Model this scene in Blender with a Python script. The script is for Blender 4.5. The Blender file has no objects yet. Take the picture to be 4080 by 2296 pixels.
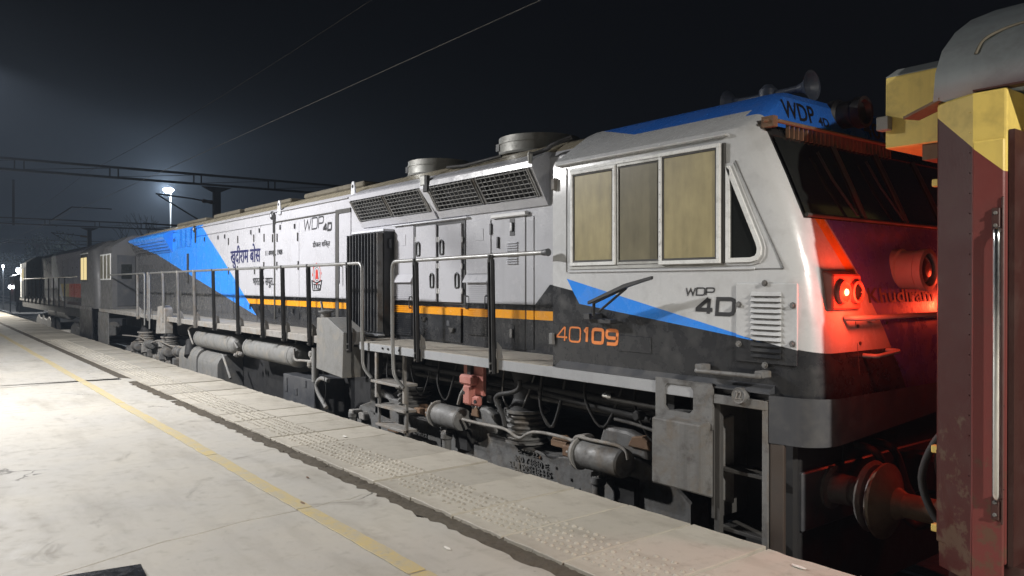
import bpy, bmesh, math, random
from mathutils import Vector, Matrix
random.seed(7)
R = math.radians
sc = bpy.context.scene
col = sc.collection

# ------------------------------------------------------------------ camera
# metres; platform top is z = 0, the track runs along X, the train stands at larger Y
F_PX, W_PX, H_PX = 3080.0, 4080.0, 2296.0
THETA = R(37.8); PITCH = math.atan(15.0 / F_PX); EYE = 1.6
AX = Vector((-math.cos(THETA) * math.cos(PITCH), math.sin(THETA) * math.cos(PITCH), -math.sin(PITCH)))
RT = Vector((math.sin(THETA), math.cos(THETA), 0))
UP = RT.cross(AX)
cam_d = bpy.data.cameras.new('camera'); cam = bpy.data.objects.new('camera', cam_d); col.objects.link(cam)
cam_d.sensor_width = 36; cam_d.lens = F_PX / W_PX * 36; cam_d.clip_start = 0.05; cam_d.clip_end = 2000
cam.matrix_world = Matrix(((RT.x, UP.x, -AX.x, 0), (RT.y, UP.y, -AX.y, 0), (RT.z, UP.z, -AX.z, EYE), (0, 0, 0, 1)))
sc.camera = cam

def ray(px, py):
    return AX + RT * ((px - W_PX / 2) / F_PX) - UP * ((py - H_PX / 2) / F_PX)
def P(px, py, Y):                       # photo pixel -> (x, z) on the upright plane at distance Y
    d = ray(px, py); t = Y / d.y
    return d.x * t, EYE + d.z * t
def XP(px, Y): return P(px, 1133, Y)[0]
def ZP(px, py, Y): return P(px, py, Y)[1]
def G(px, py, z=0.0):                   # photo pixel -> (x, y) on the level z
    d = ray(px, py); t = (z - EYE) / d.z
    return d.x * t, d.y * t

# ------------------------------------------------------------------ world, lamps, exposure
w = bpy.data.worlds.new('World'); sc.world = w; w.use_nodes = True
bg = w.node_tree.nodes['Background']; bg.inputs[0].default_value = (0.30, 0.34, 0.46, 1); bg.inputs[1].default_value = 0.008
sc.view_settings.view_transform = 'Standard'; sc.view_settings.look = 'None'
sc.view_settings.exposure = 0.1; sc.view_settings.gamma = 1
sc.view_settings.use_curve_mapping = False
sc.cycles.use_denoising = True
sc.cycles.max_bounces = 6; sc.cycles.diffuse_bounces = 3; sc.cycles.glossy_bounces = 3
sc.cycles.sample_clamp_indirect = 4.0
sc.cycles.caustics_reflective = False; sc.cycles.caustics_refractive = False
LAMPS = [((-11.6, 0.45, 4.5), 850, (0.97, 0.97, 1.0), 3.3, .08),
         ((-15.4, -3.6, 7.2), 5900, (1.0, 0.985, 0.97), 0.9, .22),  # added fill lamp, evens out the light along the train and cab
         ((6.5, 1.3, 5.7), 4300, (1, 0.95, 0.87), 1.6, .10),
         ((-49.0, 0.45, 4.5), 5200, (1, 0.95, 0.86), 0.9, .10)]
FAR_LAMP = (-118.0, 29.4, 15.1)

# ------------------------------------------------------------------ levels and planes
YE = 4.10          # platform edge
YF = 4.26          # walkway fascia of the locomotive
YC = 4.32          # cab side
YH = 4.95          # hood side
YT = 5.78          # track centre
ZR = -0.84         # rail top
ZW = 0.908         # walkway

# ------------------------------------------------------------------ materials
def nodes_of(name):
    m = bpy.data.materials.new(name); m.use_nodes = True
    nt = m.node_tree; b = nt.nodes['Principled BSDF']
    return m, nt, b
def nmath(nt, op, a, b=None, c=None):
    n = nt.nodes.new('ShaderNodeMath'); n.operation = op
    for i, v in enumerate((a, b, c)):
        if v is None: continue
        if isinstance(v, (int, float)): n.inputs[i].default_value = v
        else: nt.links.new(v, n.inputs[i])
    return n.outputs[0]
def mixc(nt, f, a, b):
    n = nt.nodes.new('ShaderNodeMix'); n.data_type = 'RGBA'
    if isinstance(f, (int, float)): n.inputs[0].default_value = f
    else: nt.links.new(f, n.inputs[0])
    for s, v in ((6, a), (7, b)):
        if isinstance(v, tuple): n.inputs[s].default_value = (v[0], v[1], v[2], 1)
        else: nt.links.new(v, n.inputs[s])
    return n.outputs[2]
def noise(nt, scale, detail=4, rough=0.6, stretch=None, dist=0.0):
    tc = nt.nodes.new('ShaderNodeTexCoord'); v = tc.outputs['Object']
    if stretch:
        mp = nt.nodes.new('ShaderNodeMapping'); mp.inputs['Scale'].default_value = stretch
        nt.links.new(v, mp.inputs[0]); v = mp.outputs[0]
    n = nt.nodes.new('ShaderNodeTexNoise'); n.inputs['Scale'].default_value = scale
    n.inputs['Detail'].default_value = detail; n.inputs['Roughness'].default_value = rough
    n.inputs['Distortion'].default_value = dist
    nt.links.new(v, n.inputs['Vector'])
    return n.outputs['Fac']
def ramp(nt, v, lo, hi, a=0.0, b=1.0):
    n = nt.nodes.new('ShaderNodeMapRange'); nt.links.new(v, n.inputs[0])
    n.inputs[1].default_value = lo; n.inputs[2].default_value = hi; n.inputs[3].default_value = a; n.inputs[4].default_value = b
    return n.outputs[0]
def bump(nt, b, h, strength, dist=0.01):
    n = nt.nodes.new('ShaderNodeBump'); n.inputs['Strength'].default_value = strength; n.inputs['Distance'].default_value = dist
    nt.links.new(h, n.inputs['Height']); nt.links.new(n.outputs[0], b.inputs['Normal'])

def grime(nt, b, colour, dirt=(0.05, 0.045, 0.04), amount=0.35, rough=(0.3, 0.6), streak=True, bumpy=0.0, scale=6.0, dust=None):
    """dust patches and rain streaks over a colour (tuple or socket)"""
    n1 = noise(nt, scale, 6, 0.65)
    m = ramp(nt, n1, 0.48, 0.75)
    if streak:
        n2 = noise(nt, 2.6, 5, 0.62, stretch=(3.0, 3.0, 0.16))
        m = nmath(nt, 'MAXIMUM', m, nmath(nt, 'MULTIPLY', ramp(nt, n2, 0.52, 0.80), 0.7))
    fac = nmath(nt, 'MULTIPLY', m, amount)
    c = mixc(nt, fac, colour, dirt)
    if dust: c = mixc(nt, nmath(nt, 'MULTIPLY', ramp(nt, noise(nt, 4.3, 6, 0.7, dist=0.6), 0.50, 0.68), 0.75), c, dust)
    nt.links.new(c, b.inputs['Base Color'])
    nt.links.new(ramp(nt, n1, 0.3, 0.7, rough[0], rough[1]), b.inputs['Roughness'])
    if bumpy > 0:
        h = nmath(nt, 'ADD', nmath(nt, 'MULTIPLY', noise(nt, 2.2, 2, 0.4), 3.0), noise(nt, 26, 3, 0.5))
        bump(nt, b, h, bumpy, 0.012)

MATS = {}
def mat(name, c, dirt=None, amount=0.35, rough=(0.35, 0.65), metal=0.0, streak=True, bumpy=0.0, scale=6.0, dust=None):
    m, nt, b = nodes_of(name)
    if dirt is None: dirt = tuple(0.35 * x + 0.02 for x in c)
    b.inputs['Metallic'].default_value = metal
    grime(nt, b, c, dirt, amount, rough, streak, bumpy, scale, dust)
    MATS[name] = m
    return m
mat('grey_paint', (0.34, 0.35, 0.365), bumpy=0.10)
mat('pale_paint', (0.60, 0.61, 0.65), amount=0.2, bumpy=0.08)
mat('dark_paint', (0.052, 0.055, 0.062), dirt=(0.13, 0.125, 0.115), amount=0.45, bumpy=0.08)
mat('black_paint', (0.014, 0.014, 0.015), dirt=(0.05, 0.048, 0.045), amount=0.4)
mat('under_grey', (0.15, 0.15, 0.148), dirt=(0.035, 0.029, 0.024), amount=0.85, rough=(0.45, 0.8), bumpy=0.3, scale=9, dust=(0.13, 0.105, 0.078))
mat('dusty_grey', (0.26, 0.25, 0.235), dirt=(0.09, 0.08, 0.07), amount=0.7, rough=(0.6, 0.9), scale=9, bumpy=0.25, dust=(0.21, 0.16, 0.11))
mat('tank_grey', (0.19, 0.19, 0.185), dirt=(0.09, 0.08, 0.07), amount=0.55, rough=(0.5, 0.8), bumpy=0.08, dust=(0.26, 0.235, 0.195))
mat('deck_dust', (0.33, 0.31, 0.275), dirt=(0.14, 0.13, 0.12), amount=0.6, rough=(0.7, 0.95), streak=False, bumpy=0.25, scale=14)
mat('steel', (0.42, 0.42, 0.42), dirt=(0.2, 0.17, 0.13), amount=0.5, rough=(0.25, 0.5), metal=0.8)
mat('rail_steel', (0.27, 0.27, 0.265), dirt=(0.14, 0.12, 0.10), amount=0.6, rough=(0.35, 0.6), metal=0.6)
mat('chrome', (0.75, 0.76, 0.76), dirt=(0.35, 0.33, 0.3), amount=0.3, rough=(0.12, 0.28), metal=1.0)
mat('rust', (0.16, 0.09, 0.05), dirt=(0.22, 0.17, 0.11), amount=0.6, rough=(0.7, 0.9), bumpy=0.3, scale=14)
mat('buffer_brown', (0.14, 0.115, 0.075), dirt=(0.06, 0.05, 0.035), amount=0.6, rough=(0.5, 0.8), bumpy=0.2, scale=12)
mat('red_oxide', (0.42, 0.15, 0.12), dirt=(0.55, 0.36, 0.32), amount=0.5, rough=(0.55, 0.8), bumpy=0.2)
mat('frame_white', (0.72, 0.73, 0.72), dirt=(0.16, 0.15, 0.13), amount=0.45, rough=(0.3, 0.5), scale=16)
mat('gasket', (0.05, 0.048, 0.044), amount=0.3, rough=(0.5, 0.8))
mat('roof_dust', (0.34, 0.30, 0.22), dirt=(0.10, 0.09, 0.07), amount=0.7, rough=(0.7, 0.95), bumpy=0.15)
mat('roof_dark', (0.13, 0.115, 0.085), dirt=(0.05, 0.045, 0.04), amount=0.6, rough=(0.7, 0.95))
mat('shroud_metal', (0.34, 0.34, 0.32), dirt=(0.12, 0.11, 0.10), amount=0.6, rough=(0.35, 0.6), metal=0.4)
mat('void', (0.004, 0.004, 0.004), amount=0.0, rough=(0.9, 0.9))
mat('letter_black', (0.012, 0.012, 0.014), amount=0.15)
mat('letter_navy', (0.02, 0.022, 0.09), amount=0.15)
mat('letter_orange', (0.78, 0.23, 0.05), amount=0.15, rough=(0.3, 0.45))
mat('letter_red', (0.45, 0.03, 0.02), amount=0.15)
mat('letter_white', (0.6, 0.6, 0.6), amount=0.2)
mat('maroon', (0.105, 0.028, 0.026), dirt=(0.19, 0.10, 0.09), amount=0.25, rough=(0.22, 0.42), bumpy=0.15)
mat('maroon_dark', (0.05, 0.018, 0.015), dirt=(0.09, 0.06, 0.05), amount=0.4, rough=(0.3, 0.5), bumpy=0.1)
mat('coach_yellow', (0.80, 0.61, 0.17), dirt=(0.20, 0.15, 0.07), amount=0.45, rough=(0.4, 0.6), bumpy=0.08)
mat('coach_roof', (0.27, 0.295, 0.30), dirt=(0.12, 0.12, 0.115), amount=0.5, rough=(0.5, 0.7), bumpy=0.12)
mat('tread_dark', (0.06, 0.058, 0.055), dirt=(0.025, 0.022, 0.02), amount=0.6, rough=(0.6, 0.85))
mat('mesh_wire', (0.17, 0.17, 0.165), dirt=(0.07, 0.06, 0.05), amount=0.5, rough=(0.4, 0.6), metal=0.3)
mat('horn_paint', (0.07, 0.085, 0.12), amount=0.4)
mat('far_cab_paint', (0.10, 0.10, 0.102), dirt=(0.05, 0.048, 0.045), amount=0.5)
mat('brown_plate', (0.055, 0.042, 0.034), dirt=(0.03, 0.026, 0.022), amount=0.5)
mat('rubber', (0.016, 0.016, 0.016), dirt=(0.09, 0.085, 0.08), amount=0.5, rough=(0.6, 0.85))
mat('soot', (0.013, 0.013, 0.014), dirt=(0.03, 0.028, 0.026), amount=0.5, rough=(0.6, 0.85))
mat('orange_pipe', (0.35, 0.13, 0.04), amount=0.4)
mat('gantry_dark', (0.03, 0.03, 0.032), amount=0.3, rough=(0.7, 0.9))
mat('mast_grey', (0.16, 0.165, 0.17), amount=0.4, rough=(0.5, 0.7))
mat('ballast_mat', (0.10, 0.09, 0.08), dirt=(0.03, 0.027, 0.025), amount=0.8, rough=(0.9, 0.95), streak=False, bumpy=0.6, scale=12)
mat('sleeper_mat', (0.22, 0.21, 0.19), amount=0.5, rough=(0.8, 0.95))
mat('bark', (0.05, 0.045, 0.04), amount=0.4, rough=(0.8, 0.95))
mat('leaf', (0.03, 0.04, 0.025), amount=0.4, rough=(0.7, 0.9))
mat('soil', (0.085, 0.07, 0.05), dirt=(0.045, 0.038, 0.03), amount=0.8, rough=(0.9, 1.0), streak=False, bumpy=0.5, scale=30)
mat('paper', (0.75, 0.73, 0.68), amount=0.1, rough=(0.7, 0.9))
mat('granite', (0.012, 0.012, 0.014), dirt=(0.045, 0.045, 0.05), amount=0.6, rough=(0.12, 0.35), streak=False, scale=9)

def glass_mat(name, c, rough):
    m, nt, b = nodes_of(name)
    n = noise(nt, 3.2, 4, 0.6)
    n2 = noise(nt, 7, 4, 0.6, stretch=(2.5, 2.5, 0.5))
    k = nmath(nt, 'ADD', nmath(nt, 'MULTIPLY', n, 0.6), nmath(nt, 'MULTIPLY', n2, 0.4))
    c2 = mixc(nt, ramp(nt, k, 0.35, 0.7), tuple(0.68 * x for x in c), tuple(1.15 * x for x in c))
    nt.links.new(c2, b.inputs['Base Color']); b.inputs['Roughness'].default_value = rough
    b.inputs['Coat Weight'].default_value = 0.35; b.inputs['Coat Roughness'].default_value = 0.08
    MATS[name] = m
glass_mat('frosted_pane', (0.37, 0.315, 0.16), 0.32)
glass_mat('frosted_pane_grey', (0.19, 0.17, 0.105), 0.28)
glass_mat('dark_glass', (0.018, 0.020, 0.019), 0.08)

def emit(name, c, s):
    m, nt, b = nodes_of(name)
    b.inputs['Base Color'].default_value = (0, 0, 0, 1)
    b.inputs['Emission Color'].default_value = (*c, 1); b.inputs['Emission Strength'].default_value = s
    MATS[name] = m
emit('lamp_glow', (1, 0.97, 0.92), 60)
emit('far_glow', (0.86, 0.95, 1.0), 160)
emit('red_core', (1.0, 0.30, 0.12), 9)
emit('red_lens', (1.0, 0.05, 0.015), 1.5)
emit('cab_light', (1.0, 0.80, 0.38), 0.8)
emit('signal_white', (0.9, 0.95, 1.0), 25)
emit('lit_red', (1.0, 0.10, 0.05), 0.5)
emit('window_white', (0.85, 0.9, 1.0), 1.6)

def half(nt, x, z, p, q):
    """1 on the left of the line p -> q (in the x-z plane)"""
    dx, dz = q[0] - p[0], q[1] - p[1]
    a = nmath(nt, 'MULTIPLY', nmath(nt, 'SUBTRACT', z, p[1]), dx)
    b = nmath(nt, 'MULTIPLY', nmath(nt, 'SUBTRACT', x, p[0]), dz)
    return nmath(nt, 'GREATER_THAN', nmath(nt, 'SUBTRACT', a, b), 0.0)
def AND(nt, *a):
    r = a[0]
    for k in a[1:]: r = nmath(nt, 'MULTIPLY', r, k)
    return r
def OR(nt, *a):
    r = a[0]
    for k in a[1:]: r = nmath(nt, 'MAXIMUM', r, k)
    return r
def sep(nt):
    tc = nt.nodes.new('ShaderNodeTexCoord'); s = nt.nodes.new('ShaderNodeSeparateXYZ')
    nt.links.new(tc.outputs['Object'], s.inputs[0]); return s.outputs
LIV_WHITE = (0.47, 0.47, 0.50); LIV_BLUE = (0.035, 0.26, 0.86); LIV_DARK = (0.021, 0.0225, 0.026); LIV_ORANGE = (0.80, 0.33, 0.015); LIV_GREY = (0.54, 0.55, 0.56)
def livery_hood():
    m, nt, b = nodes_of('livery_hood')
    x, y, z = sep(nt)
    c = mixc(nt, ramp(nt, x, -8.6, -6.2), LIV_WHITE, (0.46, 0.465, 0.49))
    ztop = 1.392
    dark = nmath(nt, 'LESS_THAN', z, ztop)
    # the dark field steps up towards the cab
    a, bb = P(2136, 1209, YH), P(2191, 1135, YH)
    dark = OR(nt, dark, AND(nt, nmath(nt, 'LESS_THAN', z, P(2191, 1135, YH)[1]), half(nt, x, z, bb, a)))
    c = mixc(nt, dark, c, LIV_DARK)
    zs1, zs0 = 1.333, 1.243
    st = AND(nt, nmath(nt, 'LESS_THAN', z, zs1), nmath(nt, 'GREATER_THAN', z, zs0))
    c = mixc(nt, st, c, LIV_ORANGE)
    r0, r1, r2 = P(800, 895, YH), P(890, 1035, YH), P(1024, 1257, YH)
    l0, l1 = P(492, 933, YH), P(1022, 1257, YH)
    right_of = OR(nt, AND(nt, half(nt, x, z, r1, r0), half(nt, x, z, r2, r1)))
    left_all = AND(nt, half(nt, x, z, r1, r0), half(nt, x, z, r2, r1))      # everything far of the band's near edge
    c = mixc(nt, left_all, c, LIV_BLUE)
    below = AND(nt, half(nt, x, z, l1, l0), left_all)
    c = mixc(nt, below, c, (0.075, 0.076, 0.08))
    top = nmath(nt, 'GREATER_THAN', z, 2.90)
    c = mixc(nt, top, c, (0.34, 0.30, 0.22))
    grime(nt, b, c, (0.15, 0.142, 0.13), 0.22, (0.13, 0.34), True, 0.0)
    h = nmath(nt, 'ADD', nmath(nt, 'MULTIPLY', noise(nt, 1.6, 2, 0.4), 5.0), nmath(nt, 'MULTIPLY', noise(nt, 46, 3, 0.5), 0.8))
    bump(nt, b, h, 0.2, 0.012)
    MATS['livery_hood'] = m
livery_hood()
def livery_cab():
    m, nt, b = nodes_of('livery_cab')
    x, y, z = sep(nt)
    d0, d1 = P(2209, 1139, YC), P(2938, 1332, YC); d2 = P(3186, 1400, YC)
    c = LIV_GREY
    side_dark = half(nt, x, z, d1, d0)
    c = mixc(nt, side_dark, c, LIV_DARK)
    b0, b1, b2, b3 = P(2258, 1111, YC), P(2308, 1211, YC), P(3045, 1365, YC), P(3031, 1358, YC)
    tri = AND(nt, half(nt, x, z, b0, b1), half(nt, x, z, b1, b2), half(nt, x, z, b2, b0))
    c = mixc(nt, tri, c, LIV_BLUE)
    roof = nmath(nt, 'GREATER_THAN', z, nmath(nt, 'ADD', 2.80, nmath(nt, 'MULTIPLY', nmath(nt, 'MAXIMUM', nmath(nt, 'SUBTRACT', -4.3, x), 0.0), 0.25)))
    visor = AND(nt, nmath(nt, 'GREATER_THAN', x, -3.2), nmath(nt, 'GREATER_THAN', z, 2.66), nmath(nt, 'GREATER_THAN', y, 4.50))
    c = mixc(nt, OR(nt, roof, visor), c, (0.03, 0.16, 0.62))
    front = AND(nt, nmath(nt, 'GREATER_THAN', x, -3.05), nmath(nt, 'LESS_THAN', z, 2.02), nmath(nt, 'GREATER_THAN', y, 4.44))
    scr = AND(nt, nmath(nt, 'GREATER_THAN', x, -3.05), nmath(nt, 'LESS_THAN', z, 2.66), nmath(nt, 'GREATER_THAN', z, 2.02), nmath(nt, 'GREATER_THAN', y, 4.452))
    yb = nmath(nt, 'ADD', 4.72, nmath(nt, 'MULTIPLY', nmath(nt, 'SUBTRACT', 1.97, z), 0.65))
    blue = AND(nt, front, nmath(nt, 'GREATER_THAN', y, yb))
    c = mixc(nt, blue, c, (0.10, 0.09, 0.46))
    org = AND(nt, front, nmath(nt, 'LESS_THAN', y, nmath(nt, 'SUBTRACT', yb, 0.02)), nmath(nt, 'GREATER_THAN', y, nmath(nt, 'SUBTRACT', yb, 0.13)), nmath(nt, 'GREATER_THAN', z, 1.60))
    c = mixc(nt, org, c, LIV_ORANGE)
    fd = AND(nt, front, nmath(nt, 'LESS_THAN', z, nmath(nt, 'SUBTRACT', 1.155, nmath(nt, 'MULTIPLY', nmath(nt, 'SUBTRACT', y, 4.44), 0.28))))
    c = mixc(nt, fd, c, (0.03, 0.03, 0.033))
    c = mixc(nt, scr, c, (0.012, 0.012, 0.013))
    grime(nt, b, c, (0.12, 0.115, 0.105), 0.30, (0.16, 0.40), True, 0.0)
    h = nmath(nt, 'ADD', nmath(nt, 'MULTIPLY', noise(nt, 1.8, 2, 0.4), 3.0), nmath(nt, 'MULTIPLY', noise(nt, 40, 3, 0.5), 0.3))
    bump(nt, b, h, 0.14, 0.012)
    MATS['livery_cab'] = m
livery_cab()
def livery_second_reflection():
    m, nt, b = nodes_of('livery_second_reflection')
    x, y, z = sep(nt)
    n = noise(nt, 0.55, 2, 0.5, stretch=(1, 0.2, 0.6))
    c = mixc(nt, nmath(nt, 'LESS_THAN', z, 1.45), (0.34, 0.34, 0.42), (0.035, 0.036, 0.04))
    st = AND(nt, nmath(nt, 'LESS_THAN', z, 1.62), nmath(nt, 'GREATER_THAN', z, 1.10), nmath(nt, 'LESS_THAN', x, -31.2), nmath(nt, 'GREATER_THAN', x, -38.0))  # yellow and red patch: reflected light painted into the hood colour
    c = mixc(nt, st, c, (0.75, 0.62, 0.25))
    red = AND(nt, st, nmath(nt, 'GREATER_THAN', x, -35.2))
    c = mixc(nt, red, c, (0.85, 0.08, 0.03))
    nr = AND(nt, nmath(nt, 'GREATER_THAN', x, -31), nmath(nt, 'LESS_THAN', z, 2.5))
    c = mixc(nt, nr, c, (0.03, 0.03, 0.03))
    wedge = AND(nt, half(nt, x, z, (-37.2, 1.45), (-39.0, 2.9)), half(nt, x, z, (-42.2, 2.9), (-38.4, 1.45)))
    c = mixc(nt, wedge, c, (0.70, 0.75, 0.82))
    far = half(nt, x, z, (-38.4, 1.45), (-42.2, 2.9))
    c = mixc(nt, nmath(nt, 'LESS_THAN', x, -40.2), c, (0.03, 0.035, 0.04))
    c = mixc(nt, nmath(nt, 'GREATER_THAN', z, 2.95), c, (0.07, 0.065, 0.055))
    grime(nt, b, c, (0.07, 0.065, 0.06), 0.35, (0.22, 0.45), True, 0.1)
    MATS['livery_second_reflection'] = m
livery_second_reflection()

def concrete(name, base, dark, warm, per_piece=False):
    m, nt, b = nodes_of(name)
    n1 = noise(nt, 0.9, 6, 0.62, dist=0.4); n2 = noise(nt, 7, 6, 0.7); n3 = noise(nt, 60, 3, 0.6)
    n4 = noise(nt, 2.0, 4, 0.6, stretch=(0.35, 1.6, 1)); n5 = noise(nt, 1.7, 5, 0.7, dist=1.2); n6 = noise(nt, 21, 4, 0.6)
    c = mixc(nt, ramp(nt, n1, 0.38, 0.66), base, warm)
    c = mixc(nt, nmath(nt, 'MULTIPLY', ramp(nt, n4, 0.50, 0.74), 0.45), c, dark)
    c = mixc(nt, nmath(nt, 'MULTIPLY', ramp(nt, n5, 0.60, 0.72), 0.55), c, tuple(0.75 * k for k in dark))        # oily stains
    c = mixc(nt, nmath(nt, 'MULTIPLY', ramp(nt, n2, 0.54, 0.78), 0.55), c, dark)
    c = mixc(nt, nmath(nt, 'MULTIPLY', ramp(nt, n6, 0.69, 0.73), 0.6), c, tuple(0.35 * k for k in dark))         # spots
    c = mixc(nt, nmath(nt, 'MULTIPLY', ramp(nt, n3, 0.64, 0.74), 0.4), c, tuple(0.4 * k for k in dark))
    tc = nt.nodes.new('ShaderNodeTexCoord'); vo = nt.nodes.new('ShaderNodeTexVoronoi'); vo.feature = 'DISTANCE_TO_EDGE'; vo.inputs['Scale'].default_value = 0.4
    dv = nt.nodes.new('ShaderNodeVectorMath'); dv.operation = 'ADD'; nt.links.new(tc.outputs['Object'], dv.inputs[0])
    nz = nt.nodes.new('ShaderNodeTexNoise'); nz.inputs['Scale'].default_value = 3.0; nz.inputs['Detail'].default_value = 5; nt.links.new(tc.outputs['Object'], nz.inputs['Vector'])
    sv = nt.nodes.new('ShaderNodeVectorMath'); sv.operation = 'SCALE'; sv.inputs['Scale'].default_value = 0.35; nt.links.new(nz.outputs['Color'], sv.inputs[0]); nt.links.new(sv.outputs[0], dv.inputs[1]); nt.links.new(dv.outputs[0], vo.inputs['Vector'])
    crk = nmath(nt, 'MULTIPLY', ramp(nt, vo.outputs['Distance'], 0.0015, 0.004, 1.0, 0.0), ramp(nt, noise(nt, 0.8, 2, 0.5), 0.60, 0.64))
    c = mixc(nt, nmath(nt, 'MULTIPLY', crk, 0.75), c, tuple(0.3 * k for k in dark))
    if per_piece:
        oi = nt.nodes.new('ShaderNodeObjectInfo'); hs = nt.nodes.new('ShaderNodeHueSaturation')
        nt.links.new(ramp(nt, oi.outputs['Random'], 0, 1, 0.86, 1.10), hs.inputs['Value']); nt.links.new(c, hs.inputs['Color']); c = hs.outputs[0]
    nt.links.new(c, b.inputs['Base Color'])
    nt.links.new(ramp(nt, n2, 0.3, 0.7, 0.5, 0.8), b.inputs['Roughness'])
    h = nmath(nt, 'ADD', nmath(nt, 'MULTIPLY', n2, 1.0), nmath(nt, 'MULTIPLY', n3, 0.35))
    h = nmath(nt, 'SUBTRACT', h, nmath(nt, 'MULTIPLY', crk, 1.5))
    bump(nt, b, h, 0.4, 0.006)
    MATS[name] = m
concrete('concrete', (0.43, 0.41, 0.37), (0.22, 0.195, 0.155), (0.47, 0.44, 0.38))
concrete('paver_concrete', (0.43, 0.40, 0.345), (0.20, 0.17, 0.125), (0.48, 0.445, 0.375), True)
def yellow_paint():
    m, nt, b = nodes_of('yellow_line_paint')
    n1 = noise(nt, 5, 6, 0.7); n2 = noise(nt, 34, 4, 0.65)
    w_ = nmath(nt, 'ADD', nmath(nt, 'MULTIPLY', n1, 0.6), nmath(nt, 'MULTIPLY', n2, 0.4))
    c = mixc(nt, ramp(nt, w_, 0.40, 0.60), (0.52, 0.41, 0.18), (0.42, 0.38, 0.29))
    c = mixc(nt, nmath(nt, 'MULTIPLY', ramp(nt, n2, 0.6, 0.72), 0.5), c, (0.24, 0.20, 0.14))
    nt.links.new(c, b.inputs['Base Color']); b.inputs['Roughness'].default_value = 0.7
    bump(nt, b, n2, 0.3, 0.006)
    MATS['yellow_line_paint'] = m
yellow_paint()
def checker_plate():
    m, nt, b = nodes_of('tread_plate')
    x, y, z = sep(nt)
    u = nmath(nt, 'SINE', nmath(nt, 'MULTIPLY', nmath(nt, 'ADD', x, y), 150)); v = nmath(nt, 'SINE', nmath(nt, 'MULTIPLY', nmath(nt, 'SUBTRACT', x, y), 150))
    grime(nt, b, (0.36, 0.335, 0.29), (0.15, 0.14, 0.125), 0.6, (0.6, 0.9), False, 0.0, 12)
    bump(nt, b, nmath(nt, 'MULTIPLY', u, v), 0.6, 0.01)
    MATS['tread_plate'] = m
checker_plate()

# ------------------------------------------------------------------ mesh builder
class MB:
    def __init__(s): s.v, s.f, s.sm = [], [], []
    def add(s, vs, fs, smooth=False):
        o = len(s.v); s.v += [tuple(p) for p in vs]
        for f in fs: s.f.append([o + i for i in f]); s.sm.append(smooth)
        return s
    def box(s, x0, x1, y0, y1, z0, z1):
        vs = [(x, y, z) for z in (z0, z1) for y in (y0, y1) for x in (x0, x1)]
        return s.add(vs, [(0, 2, 3, 1), (4, 5, 7, 6), (0, 1, 5, 4), (2, 6, 7, 3), (0, 4, 6, 2), (1, 3, 7, 5)])
    def prism(s, pts, f0, f1):
        n = len(pts)
        vs = [f0(p) for p in pts] + [f1(p) for p in pts]
        fs = [list(range(n))[::-1], list(range(n, 2 * n))] + [(i, (i + 1) % n, n + (i + 1) % n, n + i) for i in range(n)]
        return s.add(vs, fs)
    def py(s, pts, y0, y1): return s.prism(pts, lambda p: (p[0], y0, p[1]), lambda p: (p[0], y1, p[1]))
    def pxx(s, pts, x0, x1): return s.prism(pts, lambda p: (x0, p[0], p[1]), lambda p: (x1, p[0], p[1]))
    def pz(s, pts, z0, z1): return s.prism(pts, lambda p: (p[0], p[1], z0), lambda p: (p[0], p[1], z1))
    def tube(s, pts, r, n=8, caps=True):
        pts = [Vector(p) for p in pts]; rings = []
        rr = r if isinstance(r, (list, tuple)) else [r] * len(pts)
        prev = None
        for i, p in enumerate(pts):
            if i == 0: t = pts[1] - p
            elif i == len(pts) - 1: t = p - pts[i - 1]
            else: t = (pts[i + 1] - p).normalized() + (p - pts[i - 1]).normalized()
            t = t.normalized() if t.length > 1e-9 else Vector((0, 0, 1))
            if prev is None:
                u = t.orthogonal().normalized()
            else:
                u = prev - t * prev.dot(t)
                u = u.normalized() if u.length > 1e-6 else t.orthogonal().normalized()
            prev = u; v = t.cross(u)
            rings.append([p + (u * math.cos(2 * math.pi * k / n) + v * math.sin(2 * math.pi * k / n)) * rr[i] for k in range(n)])
        vs = [q for rg in rings for q in rg]
        fs = [(i * n + k, i * n + (k + 1) % n, (i + 1) * n + (k + 1) % n, (i + 1) * n + k) for i in range(len(pts) - 1) for k in range(n)]
        s.add(vs, fs, True)
        if caps:
            s.add(rings[0], [list(range(n))]); s.add(rings[-1], [list(range(n))])
        return s
    def lathe(s, o, axis, prof, n=20):
        o = Vector(o); a = Vector(axis).normalized(); u = a.orthogonal().normalized(); v = a.cross(u)
        rings = [[o + a * t + (u * math.cos(2 * math.pi * k / n) + v * math.sin(2 * math.pi * k / n)) * max(r, 1e-4) for k in range(n)] for t, r in prof]
        for i in range(len(prof) - 1):      # each band has its own verts: crisp edges between bands, smooth round the axis
            s.add(rings[i] + rings[i + 1], [(k, (k + 1) % n, n + (k + 1) % n, n + k) for k in range(n)], True)
        s.add(rings[0], [list(range(n))]); s.add(rings[-1], [list(range(n))])
        return s
    def build(s, name, m, parent=None, bevel=0.0, seg=1):
        me = bpy.data.meshes.new(name); me.from_pydata(s.v, [], s.f)
        bm = bmesh.new(); bm.from_mesh(me)
        for f, k in zip(bm.faces, s.sm): f.smooth = k
        if bevel > 0: bmesh.ops.remove_doubles(bm, verts=bm.verts, dist=1e-5)
        bmesh.ops.recalc_face_normals(bm, faces=bm.faces)
        bm.to_mesh(me); bm.free(); me.update()
        me.materials.append(MATS[m] if isinstance(m, str) else m)
        o = bpy.data.objects.new(name, me); col.objects.link(o)
        if parent: attach(o, parent)
        if bevel > 0:
            b = o.modifiers.new('bevel', 'BEVEL'); b.width = bevel; b.segments = seg; b.limit_method = 'ANGLE'; b.angle_limit = R(40)
        return o
WM = {}
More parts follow.
